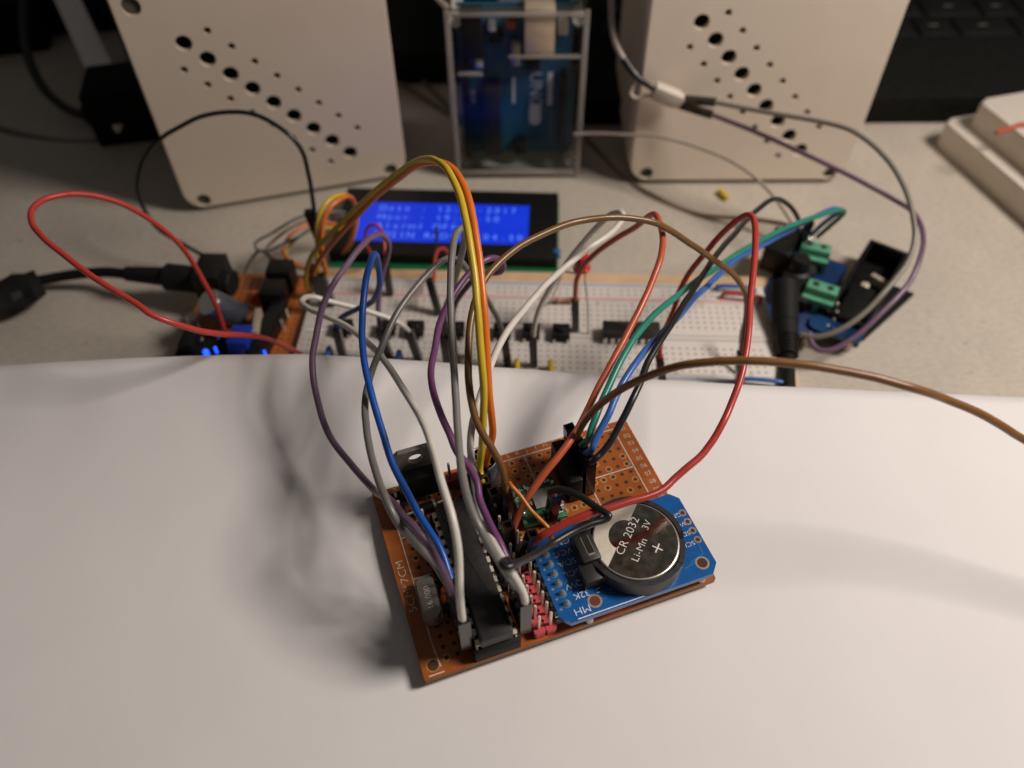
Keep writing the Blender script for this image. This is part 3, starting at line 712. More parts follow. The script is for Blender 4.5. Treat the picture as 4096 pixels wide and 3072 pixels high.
for x in (-24, 24):
    for z in (6, 70):
        b = MB(); b.lathe([(2.4, 0), (2.4, 25)], 'clear_edge', 16, Matrix.Translation((x, .3, z)) @ Matrix.Rotation(R(-90), 4, 'X')); b.build('corner_post', case)
XU = Matrix.Rotation(R(90), 4, 'X')
uno = empty('microcontroller_board', (-2.0, 218, 6.5), 0, 'blue microcontroller board standing inside the clear case', 'circuit board')
b = MB(); b.prism([(-24.5, 0), (22, 0), (24, 3), (24, 36), (22, 38), (22, 62), (24, 64), (24, 66.5), (-24.5, 66.5)], -1.6, 0, 'uno_pcb', X=XU)
b.text('UNO', (7.4, 29.5, .05), 5.4, 'white_ink', rz=R(-90), X=XU); b.prism(rrect(4.9, 13.4, 9.9, 23.6, 2.4), .02, .06, 'white_ink', X=XU)
b.rect(12.6, 23, 14.6, 38, .05, 'white_ink', X=XU); b.rect(-2.5, 24, -1.3, 36, .05, 'white_ink', X=XU); b.rect(-20, 24, -18.4, 30, .05, 'white_ink', X=XU)
for i in range(12): b.text('~'[0] if i % 3 == 0 else str(i % 10), (14.9, 6 + 2.54 * i, .05), 1.5, 'white_ink', rz=R(-90), X=XU)
b.build('board', uno)
def ubox(name, x0, z0, x1, z1, h, mat, bev=.4, h0=0.03):
    b = MB(); b.box(((x0 + x1) / 2, (z0 + z1) / 2, h0 + h / 2), (x1 - x0, z1 - z0, h), mat, X=XU, bev=bev); return b.build(name, uno)
ubox('usb_port', 2.4, 50.5, 14.2, 69, 10.5, pm('usb_shell', (.78, .62, .44), .42, .5)); ubox('power_jack', -22.5, 49, -14.4, 66, 10.5, 'black')
ubox('socket_strip', 17.8, 4, 20.4, 40, 8.4, 'black'); ubox('socket_strip', -23.4, 2, -20.6, 46, 8.4, 'black')
ubox('main_chip', -14.6, 3, -7.4, 35, 7.5, 'chip'); ubox('reset_button', -1.6, 1, 3.8, 8, 4, 'blackm')
ubox('voltage_regulator', -12, 52, -6, 57, 3, 'blackm'); ubox('capacitor', -17.5, 43, -14.5, 46, 6, 'metal'); ubox('capacitor', -12, 58, -9, 61, 6, 'metal'); ubox('crystal', -3, 42, 1, 53, 3.5, 'dull', 1.2); ubox('small_chip', 3, 40, 9, 47, 2, 'blackm'); ubox('small_chip', 15.5, 55, 20, 62, 3.2, 'dull')
ubox('fuse', -5, 57, -1, 60.5, 2, 'ceramic')

# ------------------------------------------------------------------ laptop keyboards and dark things behind
def laptop(x, y, rz, w, d, label, name='laptop', cat='laptop', rows=6, cols=15, kx0=8, ky0=None, t=14):
    root = empty(name, (x, y, 0), rz, label, cat)
    b = MB(); b.box((w / 2, d / 2, t / 2), (w, d, t), 'laptop', bev=1.2); b.build('body', root)
    ky0 = d * .32 if ky0 is None else ky0
    b = MB(); pw = (w - 2 * kx0) / cols; rh = (d - ky0 - 12) / rows; rn = random.Random(5)
    for r_ in range(rows):
        xx = kx0; 
        while xx < w - kx0 - 3:
            kw = pw * rn.choice((1, 1, 1, 1, 1.0, 1.5 if r_ < 2 else 1, 3.2 if (r_ == 0 and .3 < xx / w < .5) else 1)); kw = min(kw, w - kx0 - xx)
            cx, cy = xx + kw / 2, ky0 + rh * (r_ + .5)
            b.box((cx, cy, t + .7), (kw - 2.6, rh - 2.6, 1.6), 'key', bev=.5, seg=1, taper=.94)
            b.rect(cx - min(2.4, kw * .2), cy - .2, cx + min(2.4, kw * .2), cy + 1.0, t + 1.54, 'keymark') if rn.random() < .55 else None
            xx += kw
    b.build('keyboard', root); return root
laptop(12, 249.5, R(-.2), 330, 205, 'black laptop keyboard behind the right speaker box', ky0=58)
lp = MB(); lp.box((0, 0, 9), (150, 90, 18), 'laptop', bev=1.5)
o = lp.build('device_case'); o.location = Vector((-88, 336, 0)) * S; tag(o, 'flat black device case lying between the left speaker and the clear case', 'device')
o.rotation_euler.z = R(-2)
# far left clutter
b = MB(); b.box((0, 0, 14), (110, 74, 28), 'laptop', bev=2); o = b.build('black_box'); o.location = Vector((-322, 352, 0)) * S; o.rotation_euler.z = R(14); tag(o, 'black equipment box at the far left behind the black cable', 'box')
b = MB(); b.box((0, 0, 12), (130, 60, 24), 'navy', bev=1.5); o = b.build('navy_box'); o.location = Vector((-205, 386, 0)) * S; o.rotation_euler.z = R(8); tag(o, 'dark navy blue box behind the pale plastic strip', 'box')
b = MB(); b.prism(rrect(-6, -68, 6, 68, 2), 0, 4, 'stripw', bev=.8); o = b.build('plastic_strip')
pa, pb_ = atz(228, 176, 14), atz(155, 20, 26); dv = pb_ - pa
o.location = ((pa + pb_) / 2) * S; o.rotation_euler = (math.atan2(dv.z, math.hypot(dv.x, dv.y)), 0, math.atan2(dv.y, dv.x) - R(90)); tag(o, 'pale grey plastic strip leaning against the dark boxes at far left', 'strip')
b = MB(); b.box((0, 0, 13), (34, 30, 26), 'laptop', bev=1.5); b.box((-18, -2, 12), (6, 10, 9), 'blackm', bev=1); o = b.build('power_adapter'); o.location = Vector((-187, 252, 0)) * S; o.rotation_euler.z = R(12); tag(o, 'small black power adapter left of the left speaker', 'adapter')
b = MB(); b.box((0, 0, 20), (46, 40, 40), 'laptop', bev=1.5); o = b.build('black_block'); o.location = Vector((-186, 318, 0)) * S; o.rotation_euler.z = R(30); tag(o, 'black block standing right of the pale plastic strip', 'block')

# ivory enclosure on the right, upside down with stepped edge
root = empty('enclosure', atz(2022, 310, 0), 0, 'stepped ivory plastic enclosure at the right edge of the desk', 'enclosure')
pA, pB = atz(2022, 310, 0), atz(2212, 480, 0); u = (pB - pA).normalized(); v_ = Vector((-u.y, u.x, 0)); X = Matrix((u, v_, Vector((0, 0, 1)))).transposed().to_4x4()
b = MB(); b.prism(rrect(-1, -1, 140, 110, 4), 0, 12, 'lid', X=X, bev=1.5); b.build('base', root)
b = MB(); b.prism(rrect(5, 7, 135, 105, 4), 12, 24, 'lid', X=X, bev=1.5); b.build('lid', root)
# red straw wire on top of the enclosure
b = MB(); b.tube(catmull([atz(2152, 287, 25.2), atz(2175, 280, 25.2), atz(2205, 269, 25.2), atz(2240, 268, 25.2)]), .95, wm('redor'), n=10); tag(b.build('wire_scrap', loc=atz(2152, 287, 25)), 'short orange red wire piece lying on the ivory enclosure', 'wire')
b = MB(); q = atz(1562, 420, 1.5); b.box(q, (2.2, 6.5, 2.4), 'yel', rz=R(25), bev=.5); tag(b.build('plastic_scrap', loc=q), 'tiny yellow plastic piece in front of the right speaker', 'scrap')

# ------------------------------------------------------------------ power supply board (left)
ps = empty('power_board', (-101, 107, 0), R(-2.5), 'orange power supply board crowded with parts at the left end of the breadboard', 'circuit board')
b = MB(); b.box((0, 0, 9.2), (42, 50, 1.6), 'phen', bev=.1)
for i in range(15):
    for j in range(18): b.disc((-18.6 + 2.54 * i, -21.6 + 2.54 * j, 10.03), .5, 'hole', 8)
for x in (-18, 18):
    for y in (-22, 22): b.cyl((x, y, 0), (x, y, 8.4), 1.6, 'dull', n=12)
b.build('board', ps)
b = MB(); b.box((-8, -18, 13), (22, 14, 1.4), 'blackm', bev=.1); b.box((-14, -17, 16), (5, 8, 5), 'black', bev=.3); b.build('converter_module', ps)
b = MB(); b.box((4.0, -16.5, 15.5), (7, 9, 9.5), pm('blue_terminal', (.006, .03, .30), .4, emis=(.0, .02, .35), es=.06), bev=.5); b.build('screw_terminal', ps)  # faint glow put into the terminal's blue, though it is no lamp
b = MB(); b.lathe([(1.0, 13.8), (1.0, 15.4), (.6, 16.0), (.1, 16.2)], 'ledblue', 14, Matrix.Translation((-7.8, -20.5, 0))); b.build('power_light', ps)
for x, y, r_ in ((-4.6, -19.4, .5), (12.5, -20.4, .45)): b = MB(); b.lathe([(r_, 13.5), (r_, 16.2), (.1, 16.6)], 'ledblue', 10, Matrix.Translation((x, y, 0))); b.build('status_light', ps)
for i, (x, y) in enumerate(((-12, -13.5), (-6, -12.5), (-2, -23), (-14, -22.5), (1, -10.5), (-17, -12), (14, 2), (14, -4))): b = MB(); b.lathe([(.9, 10), (.8, 14.2), (.3, 14.8)], 'metal' if i % 2 else 'beige', 10, Matrix.Translation((x, y, 0))); b.build('small_part', ps)
b = MB(); b.box((-16, 17, 15.5), (10, 14, 11), 'black', bev=.6); b.build('barrel_socket', ps)
b = MB(); XQ = Matrix.Translation((-3.5, 1.0, 11.5)) @ Matrix.Rotation(R(-25), 4, 'Y') @ Matrix.Rotation(R(24), 4, 'X'); b.lathe([(4.9, 0), (5.1, .8), (5.1, 13.5), (4.7, 14.3)], 'sleeve', 26, XQ); b.lathe([(4.6, 14.2), (4.4, 14.45), (.1, 14.4)], 'metal', 26, XQ); b.build('electrolytic_capacitor', ps)
b = MB(); b.lathe([(1.6, 10), (1.6, 14), (1.2, 14.4)], 'bluecap', 14, Matrix.Translation((4.6, -1.5, 0))); b.build('film_capacitor', ps)
b = MB(); b.lathe([(.3, -1), (2.8, -.8), (3.2, 0), (2.8, .8), (.3, 1)], 'ceramic', 18, Matrix.Translation((2.5, 7.5, 14)) @ Matrix.Rotation(R(80), 4, 'X')); b.build('ceramic_capacitor', ps)
b = MB(); b.box((7.5, -8.5, 14.5), (2.2, 12, 9), 'beige', bev=.3, rz=R(8)); b.build('heat_sink', ps)
b = MB(); b.box((9.5, 18.5, 15), (9, 8, 10), 'black', bev=.3); b.build('pin_socket', ps)
b = MB(); b.box((9, 8.5, 14.5), (8, 9, 9), 'black', bev=.3); b.build('pin_socket', ps)
b = MB(); b.box((10.5, -9, 13.5), (5, 26, 7), 'black', bev=.3, rz=R(-8)); b.build('pin_socket', ps)
b = MB(); b.lathe([(2.6, 10), (2.6, 15), (2.2, 15.6)], 'dull', 18, Matrix.Translation((-17.5, -4, 0))); b.build('metal_can', ps)

# power lead from the left
pts = path([(505, 605, 13), (400, 600, 13), (275, 592, 12), (200, 592, 10), (100, 603, 7)], 'z')
root = empty('power_lead', pts[-1], 0, 'thick black power lead plugged into the orange power board from the left', 'power lead')
b = MB(); b.tube(catmull(path([(275, 592, 12), (230, 588, 10.5), (170, 592, 8), (95, 604, 6), (-60, 640, 6)], 'z')), 2.0, 'blackm', n=14); b.build('cable', root, pts[-1])
b = MB(); A_ = atz(505, 612, 14); B_ = atz(360, 598, 13.5); C_ = atz(272, 591, 12.5)
b.cyl(A_, B_, 4.9, 'blackm', 5.2, n=24, bev=.6); b.cyl(B_, C_, 3.6, 'blackm', 2.8, n=20, bev=.4); b.build('plug', root, pts[-1])
b = MB(); A_ = atz(88, 610, 9); B_ = atz(-40, 660, 9); rn = random.Random(2); dv = (B_ - A_); vs = []; fs = []; n = 14; m_ = 7
for i in range(m_):
    p = A_ + dv * (i / (m_ - 1)); side = Vector((-dv.y, dv.x, 0)).normalized()
    for j in range(n):
        a = 2 * math.pi * j / n; rr = (5.6 if 0 < i else 4.6) + rn.uniform(-.9, 1.1); vs.append(p + side * (rr * 1.35 * math.cos(a)) + Vector((0, 0, rr * .8 * math.sin(a))))
for i in range(m_ - 1):
    for j in range(n): fs.append([i * n + j, i * n + (j + 1) % n, (i + 1) * n + (j + 1) % n, (i + 1) * n + j])
fs += [list(range(n))[::-1], [(m_ - 1) * n + j for j in range(n)]]
b.add(vs, fs, 'blackm'); b.build('tape_wrap', root, pts[-1])

# ------------------------------------------------------------------ amplifier board (right)
AY = R(-30); A0 = Vector((104, 124, 0))
am = empty('amplifier_board', A0, AY, 'small dark amplifier board with two green screw terminals right of the breadboard', 'circuit board')
def al(dx, dy, z): return Matrix.Rotation(-AY, 4, 'Z') @ (atz(dx, dy, z) - A0)          # scene point -> amplifier coordinates
b = MB(); b.box((0, 0, 6), (24, 46, 1.6), pm('dark_blue_pcb', (.006, .03, .11), .4), bev=.1); b.build('board', am)
for x in (-9, 9):
    for y in (-20, 20): b = MB(); b.cyl((x, y, 0), (x, y, 5.2), 1.6, 'dull', n=12); b.build('standoff', am)
def terminal(c, rz, zz=6.9):
    X = Matrix.Translation((c.x, c.y, 0)) @ Matrix.Rotation(rz, 4, 'Z'); b = MB()
    b.prism([(-5.6, -4), (5.6, -4), (5.6, 4), (-5.6, 4)], zz, zz + 6, 'green_t', X=X); b.prism([(-5.6, -1.5), (5.6, -1.5), (5.6, 4), (-5.6, 4)], zz + 6, zz + 9.0, 'green_t', X=X, bev=.8)
    for q in (-2.6, 2.6): b.disc((q, 1.4, zz + 9.03), 1.3, 'holder', 14, X); b.box((q, -4.02, zz + 2.4), (3.2, .1, 3.2), 'hole_d', X=X)
    return b.build('screw_terminal', am)
terminal(al(1757, 552, 12), R(8)); terminal(al(1770, 640, 12), R(2))
q = al(1718, 598, 8); b = MB(); b.lathe([(5.4, 6.8), (5.4, 12), (4.0, 12.6), (3.4, 17), (3.0, 17.4)], 'black', 22, Matrix.Translation((q.x, q.y, 0))); b.build('volume_knob', am)
q = al(1678, 560, 8); b = MB(); b.box((q.x, q.y, 12), (10, 15, 11), 'black', bev=.6); b.build('barrel_socket', am)
q = al(1742, 600, 8); b = MB(); b.lathe([(2.6, 6.8), (2.6, 12.5), (2.2, 13)], 'holder', 18, Matrix.Translation((q.x, q.y, 0))); b.build('capacitor', am)
q = al(1712, 640, 8); b = MB(); b.box((q.x, q.y, 9.5), (12, 12, 6), 'blackm', bev=.5); b.build('amplifier_chip', am)
for dx, dy in ((1735, 524), (1748, 518), (1726, 533), (1800, 640), (1807, 658), (1806, 676), (1800, 692)):
    q = al(dx, dy, 8); b = MB(); b.lathe([(.9, 6.8), (.6, 9.0), (.2, 9.3)], 'metal', 10, Matrix.Translation((q.x, q.y, 0))); b.build('pin', am)
# blue satellite board
q = atz(1808, 706, 9)
o_ = empty('sensor_board', (q.x, q.y, 0), R(-28), 'narrow blue board poking out beside the open black enclosure', 'circuit board')
b = MB(); b.prism(rrect(-9.5, -4.0, 9.5, 4.0, 3.2), 7, 8.4, pm('navy_pcb', (.008, .045, .13), .35)); b.text('+ -', (-2, 0, 8.44), 2.2, 'white_ink'); b.build('board', o_)
for x in (-6, 6): b = MB(); b.cyl((x, 0, 0), (x, 0, 7), 1.6, 'dull', n=12); b.build('standoff', o_)
# open black enclosure
cn = [atz(1882, 513, 11), atz(1964, 549, 11), atz(1872, 712, 11), atz(1785, 664, 11)]
cc = sum((Vector((p.x, p.y, 0)) for p in cn), Vector()) / 4; dl = Vector((cn[3].x - cn[0].x, cn[3].y - cn[0].y, 0)); ra = math.atan2(dl.y, dl.x)
w_ = (dl.length + Vector((cn[2].x - cn[1].x, cn[2].y - cn[1].y, 0)).length) / 2; h_ = Vector((cn[1].x - cn[0].x, cn[1].y - cn[0].y, 0)).length
en = empty('black_enclosure', cc, ra, 'open black plastic enclosure lying right of the green terminals', 'enclosure')
b = MB(); b.box((0, 0, 1.0), (w_, h_, 2.0), 'black', bev=.4)
for x, y, sx, sy in ((0, h_ / 2 - .8, w_, 1.6), (0, -h_ / 2 + .8, w_, 1.6), (w_ / 2 - .8, 0, 1.6, h_ - 3.2), (-w_ / 2 + .8, 0, 1.6, h_ - 3.2)): b.box((x, y, 6.5), (sx, sy, 9), 'black', bev=.3)
b.build('tray', en)
b = MB(); b.box((-w_ * .2, 3.0, 4.2), (8, 2.2, 4), 'beige', rz=R(75), bev=.4); b.build('contact', en)
b = MB(); b.box((-w_ * .10, -1, 3.6), (3.2, 3.2, 3), 'gold', bev=.8); b.build('terminal_screw', en)
b = MB(); b.box((9, 0, 4.2), (w_ * .45, h_ * .62, 4.4), 'blackm', bev=.6); b.build('inner_block', en)
P = [atz(1893, 600, 2), atz(1976, 632, 2), atz(1868, 730, 2), atz(1790, 690, 2)]
b = MB(); b.prism([(p.x, p.y) for p in P][::-1], 0, 1.6, 'black'); tag(b.build('black_plate', loc=P[0]), 'thin black plate sticking out from under the open black enclosure', 'plate')
# barrel plug coming down to the paper edge
P = [atz(1694, 612, 22), atz(1696, 700, 17), atz(1701, 770, 15), atz(1705, 860, 15)]
root = empty('power_plug', P[-1], 0, 'black barrel plug with ribbed strain relief at the right end of the breadboard', 'power plug')
b = MB(); b.cyl(P[0], P[1], 4.6, 'blackm', 4.6, n=24, bev=.5); b.build('grip', root, P[-1])
b = MB(); b.cyl(P[1], P[2], 4.4, 'blackm', 3.2, n=22)
for i in range(6):
    p = P[1].lerp(P[2], .42 + .1 * i); d_ = (P[2] - P[1]).normalized(); b.cyl(p, p + d_ * .9, 4.3 - .12 * i, 'black', n=20)
b.build('strain_relief', root, P[-1])
b = MB(); b.tube(catmull([P[2], P[3], atz(1716, 900, 12)]), 2.4, 'blackm', n=14); b.build('cable', root, P[-1])

# ------------------------------------------------------------------ jumper wires from the orange board
UPV = Vector((0, 0, 1))
BX = BR @ Vector((1, 0, 0))
def bplug(x, y, z0=2.5, lean=(0, 0)):     # housing standing on a pin of the orange board
    return (bw(x, y, z0), (BR @ Vector((lean[0], lean[1], 0))) + UPV, BX)
def dplug(bx_, by_, tx_, ty_):            # housing standing on the breadboard, seen from bottom pixel to top pixel
    p = atz(bx_, by_, ZB + .6); t = aty(tx_, ty_, p.y); return (p, (t - p).normalized(), Vector((1, 0, 0)))
G = 'jumper wires arching from the orange board to the breadboard'
def jumper(label, color, a, spec, c=None, r=.86, L=12.4, tail=()):
    """a: plug on the orange board, c: plug at the far end; the lead starts inside both mouths"""
    P = path(spec) + [Vector(t) for t in tail]; pl = [a] if a else []
    if a: P = [a[0] + a[1].normalized() * L] + P
    if c: P = P + [c[0] + c[1].normalized() * L]; pl.append(c)
    return wire_thing('jumper_wire', label, G, None, color, r, plugs=pl, pts=P, cat='jumper wire')
aP = bplug(-24.6, -18.9); aW = bplug(-24.6, -21.5); aB = bplug(-24.6, -16.3); aG = bplug(-24.6, -13.7)
d1 = dplug(742, 772, 727, 713); d2 = dplug(843, 774, 825, 727); d3 = dplug(905, 777, 886, 723); d5 = dplug(967, 787, 953, 695); d5b = dplug(985, 790, 972, 700)
d6 = dplug(1098, 790, 1089, 725); d7 = dplug(1153, 788, 1151, 718); d8 = dplug(1243, 711, 1242, 646); d9 = dplug(1432, 832, 1425, 778); d10 = dplug(1596, 824, 1603, 745)
Yo = lambda q: q[0].y + .2
jumper('dusty purple jumper wire, the leftmost arch over the paper', 'purple', aP, [(983, 1298, -24), (968, 1255, -22), (948, 1215), (924, 1175), (901, 1145), (875, 1119), (842, 1080, -8), (810, 1060, 3), (760, 1005), (711, 940), (684, 857), (675, 784, 38), (683, 725), (696, 666), (717, 619, 62), (749, 573), (781, 532), (804, 511, 84), (823, 507, 88), (839, 523, 92), (838, 549), (829, 582), (821, 620), (817, 660), (820, 700, Yo(d2))], d2)
jumper('dark grey jumper wire arching beside the leftmost purple one', 'gray', aG, [(963, 1256, -18), (937, 1216, -15), (914, 1191), (888, 1162), (864, 1136), (842, 1097, -11), (821, 1048, -6), (802, 985), (791, 918), (790, 857, 24), (805, 798), (828, 740), (860, 672, 50), (904, 614), (939, 576), (957, 563, 66), (974, 557), (997, 566, 70), (1015, 592), (1036, 622), (1058, 657), (1080, 700, Yo(d6))], d6)
jumper('bright blue jumper wire with a sharp bend at its top', 'blue', aB, [(977, 1263, -20), (966, 1227, -17), (950, 1183), (927, 1146), (901, 1105), (875, 1056), (847, 999, 6), (824, 925), (804, 857), (790, 798), (783, 740, 34), (783, 681), (790, 608), (799, 572), (806, 550, 60), (812, 550, 62), (817, 573), (820, 608), (814, 636, 70), (799, 655), (764, 671), (736, 687), (724, 706, Yo(d1))], d1)
jumper('white jumper wire looping to the left above the breadboard', 'white', aW, [(998, 1335, -28.5), (994, 1298, -27), (992, 1243), (990, 1194), (985, 1154), (976, 1113), (966, 1080), (953, 1040, -8), (943, 999), (929, 950), (913, 912), (898, 884), (869, 836, 22), (828, 776), (793, 740), (749, 705, 58), (699, 681), (668, 667), (651, 652, 76), (658, 643), (674, 641, 80), (705, 649), (764, 664), (822, 681), (864, 699, 83), (882, 715, Yo(d3))], d3)
# right hand cluster beside the chip
aGB = bplug(-11.5, -19.6); aWB = bplug(-11.5, -22.1); aVB = bplug(-11.5, -16.9)
jumper('violet jumper wire dipping behind the yellow and orange pair', 'violet', aVB, [(1110, 1234, -19), (1093, 1204, -17), (1080, 1174, -14), (1065, 1145, -11), (1051, 1116, -7.5), (1036, 1080, -3), (1029, 1040, 1), (1012, 1008, 4), (986, 973, 8), (971, 938), (953, 897, 15), (936, 845), (931, 800), (940, 751, 36), (950, 698), (971, 651), (997, 610, 58), (1029, 575), (1058, 558), (1077, 560, 66), (1087, 573), (1081, 587, 70), (1062, 590), (1030, 600), (1000, 630), (980, 668, Yo(d5b))], d5b)
jumper('grey jumper wire rising straight and folding over at its top', 'lgray', aGB, [(1100, 1250, -21), (1080, 1217, -21), (1058, 1180, -20), (1037, 1141, -17.5), (1020, 1106, -14.5), (1006, 1059, -9), (998, 1020), (993, 981), (988, 923), (985, 864, 14), (981, 800), (977, 740), (974, 680, 34), (973, 610), (977, 545, 50), (985, 506), (996, 493, 58), (1004, 497), (1003, 515), (998, 545, 64), (990, 580), (975, 630), (962, 670, Yo(d5))], d5)
jumper('white jumper wire sweeping right over the button row', 'white', aWB, [(1134, 1296, -25), (1129, 1278, -24), (1116, 1254), (1102, 1232), (1086, 1208, -20), (1069, 1180, -16), (1052, 1147, -10), (1040, 1112, -4), (1030, 1070, 2), (1024, 1030, 6), (1018, 985, 9), (1017, 950), (1021, 915, 13), (1032, 874), (1041, 845), (1056, 800), (1076, 751, 32), (1106, 701), (1147, 651), (1190, 604, 58), (1234, 566), (1275, 534), (1313, 508, 76), (1334, 489), (1346, 467, 84), (1340, 458, 86), (1322, 462), (1296, 484, 88), (1264, 519), (1237, 551), (1208, 593), (1182, 634), (1164, 669), (1155, 704, Yo(d7))], d7)
# yellow and orange pair
aY = bplug(-9.6, 9.9, .5); aO = bplug(-9.0, 12.4, .5)
dY = (bbw(6.0, 39.5, .6), Vector((-.08, 0, 1)), Vector((1, 0, 0))); dO = (bbw(8.6, 39.5, .6), Vector((-.08, 0, 1)), Vector((1, 0, 0)))
jumper('yellow jumper wire of the tallest pair in the middle', 'yellow', aY, [(1037, 1020, 9), (1040, 972, 10), (1043, 922), (1045, 864, 14), (1043, 815), (1037, 742), (1032, 669, 26), (1024, 587), (1012, 508), (1000, 449, 48), (988, 408), (966, 366), (942, 347, 62), (918, 344, 68), (892, 353), (854, 378), (810, 413, 92), (768, 452), (727, 492), (695, 525, 108), (672, 556), (663, 584), (662, 608, 111), (668, 626, dY[0].y)], dY)
jumper('orange jumper wire of the tallest pair in the middle', 'orange', aO, [(1046, 1015, 12), (1052, 992, 12), (1058, 970), (1064, 935), (1062, 900, 13), (1058, 864, 15), (1054, 815), (1051, 742), (1046, 669, 27), (1039, 592), (1029, 516), (1017, 449, 49), (1005, 408), (984, 371), (961, 354, 63), (940, 350), (918, 352, 68), (893, 362), (858, 388), (816, 421, 92), (775, 463), (735, 505), (706, 540, 108), (685, 571), (677, 600), (680, 622, 112), (690, 640, dO[0].y)], dO)
aBr = bplug(-5.9, 5.4, 1.0)
jumper('olive brown jumper wire making the widest arch over the breadboard', 'brown', aBr, [(1090, 1040, 4), (1087, 1018, 5), (1076, 993), (1060, 965), (1043, 938), (1027, 903, 12), (1018, 864), (1012, 815), (1012, 757, 24), (1016, 698), (1027, 648), (1047, 604, 40), (1082, 563), (1123, 531), (1167, 508, 56), (1211, 489), (1255, 477), (1313, 470, 66), (1357, 471), (1410, 480), (1445, 496, 68), (1489, 525), (1533, 555), (1577, 587, 70), (1598, 611), (1610, 634), (1613, 665), (1609, 705, Yo(d10))], d10)
aR1 = bplug(-8.4, -3.2, .5)
jumper('salmon orange jumper wire ending at the red indicator light', 'redor', aR1, [(1100, 1180, -5), (1108, 1143, -3), (1124, 1102), (1147, 1063), (1175, 1024), (1204, 989, 10), (1228, 957), (1249, 924), (1268, 888), (1296, 830, 28), (1328, 771), (1357, 716), (1387, 657, 48), (1410, 604), (1428, 552), (1432, 516, 68), (1426, 484), (1416, 464, 78), (1404, 466), (1378, 487, 84), (1343, 508), (1308, 531), (1278, 555, 92), (1258, 578), (1246, 605), (1243, 632, Yo(d8))], d8)
aK = bplug(16.3, 6.9, .3, (-.02, .04)); aBl = bplug(16.2, 9.44, .3, (-.03, .04)); aGr = bplug(16.1, 11.98, .3, (-.04, .04)); aBn = bplug(16.0, 14.52, .3, (-.05, .04)); aX = bplug(15.9, 17.06, .3, (-.06, .04))
jumper('teal green jumper wire reaching to the amplifier board', 'green', aGr, [(1273, 945, 14), (1277, 928, 15), (1288, 899), (1300, 868), (1317, 830, 26), (1343, 777), (1375, 724), (1416, 677, 48), (1463, 639), (1504, 607), (1548, 578, 80), (1622, 531), (1678, 502), (1736, 477, 118), (1789, 460), (1813, 453, 132), (1824, 457, 136), (1815, 469), (1789, 491), (1766, 512, 142)])
jumper('blue jumper wire running just under the green one', 'lblue', aBl, [(1280, 968, 11), (1284, 955, 12), (1300, 924), (1315, 895), (1326, 868), (1345, 828, 24), (1375, 783), (1402, 748), (1434, 716, 44), (1469, 680), (1498, 645), (1533, 613, 72), (1546, 600), (1584, 564), (1625, 541, 96), (1663, 521), (1707, 497), (1751, 473, 126), (1786, 456), (1806, 451, 134), (1815, 456), (1802, 465), (1775, 486), (1752, 508, 141)])
jumper('black jumper wire crossing the green and blue ones', 'black', aK, [(1284, 992, 8), (1297, 981, 9), (1314, 961), (1329, 936), (1343, 909), (1356, 884), (1366, 864), (1384, 824, 24), (1399, 783), (1431, 730), (1460, 686, 46), (1489, 639), (1519, 593), (1556, 540, 80), (1590, 502), (1613, 475), (1634, 455, 112), (1663, 433), (1684, 431, 126), (1707, 446), (1724, 472), (1727, 500, 142)], (Vector(aty(1722, 540, 143)), Vector((.1, 0, 1)), Vector((1, 0, 0))))
jumper('brown jumper wire leaving over the right edge of the paper', 'brown2', aBn, [(1249, 938, 15), (1256, 922, 16), (1271, 899), (1292, 877), (1320, 855, 14), (1358, 832), (1416, 806, 9), (1475, 789), (1566, 780, 5), (1646, 780), (1722, 786), (1810, 799, 3), (1898, 818), (1971, 838), (2011, 850), (2044, 863, 1), (2104, 887, 1), (2161, 918, .6), (2212, 950, 0)], tail=[(113, -4, 74), (135, -14, 66.5), (160, -28, 57), (190, -45, 46)])
_p = bw(-7.2, -8.6, .4); aRd = (_p, bw(-4.3, -7.0, 12.0) - _p, BX)
jumper('red jumper wire swinging wide to the right of the module', 'red', aRd, [(1172, 1157, -8.5), (1195, 1144), (1232, 1126), (1274, 1109), (1315, 1098), (1357, 1084, -3), (1399, 1072), (1432, 1057), (1455, 1036), (1486, 1008, 6), (1515, 983), (1542, 948), (1564, 909, 16), (1576, 882), (1593, 839), (1607, 786), (1616, 721, 36), (1620, 654), (1628, 581), (1632, 522, 66), (1631, 487), (1625, 468, 76), (1616, 464), (1599, 471), (1575, 490, 80), (1546, 519), (1517, 555), (1487, 593, 80), (1467, 631), (1456, 669), (1443, 698, 78), (1432, 721), (1425, 757, Yo(d9))], d9, L=10)
aKs = bplug(4.2, 2.2, .5, (.05, -.06))
P = [aKs[0] + aKs[1].normalized() * 12.6] + path([(1190, 1062, .5), (1204, 1057, .2), (1229, 1061), (1257, 1074), (1286, 1094, -4), (1308, 1107), (1316, 1115, -7), (1304, 1123), (1272, 1133, -9), (1233, 1151), (1194, 1174, -13), (1165, 1192, -17), (1136, 1208, -20.5), (1108, 1221, -24), (1095, 1226, -25), (1087, 1222, -25), (1088, 1214, -24), (1097, 1210, -21)])
wire_thing('jumper_wire', 'short black jumper wire folded sharply beside the battery', G, None, 'black', .82, plugs=[aKs], pts=P, cat='jumper wire')
P = path([(1100, 1043, 3), (1105, 1050, 2), (1124, 1071), (1147, 1102, -2), (1167, 1122), (1184, 1140, -6), (1190, 1155), (1193, 1172, -8)])
wire_thing('link_wire', 'thin orange wire crossing the green radio module', None, None, 'orange2', .52, pts=P)
# black housings stacked at the right hand header and next to the brown wire
for q, l in ((bplug(-8.6, 6.0, .8), 'empty black connector housing pressed against the olive brown wire plug'), (aX, 'empty black connector housing at the far end of the row holding the green wire'),):
    root = empty('connector_housing', q[0], 0, l, 'connector'); plug_mesh(q[0], q[1], q[2], 'housing', root, q[0])

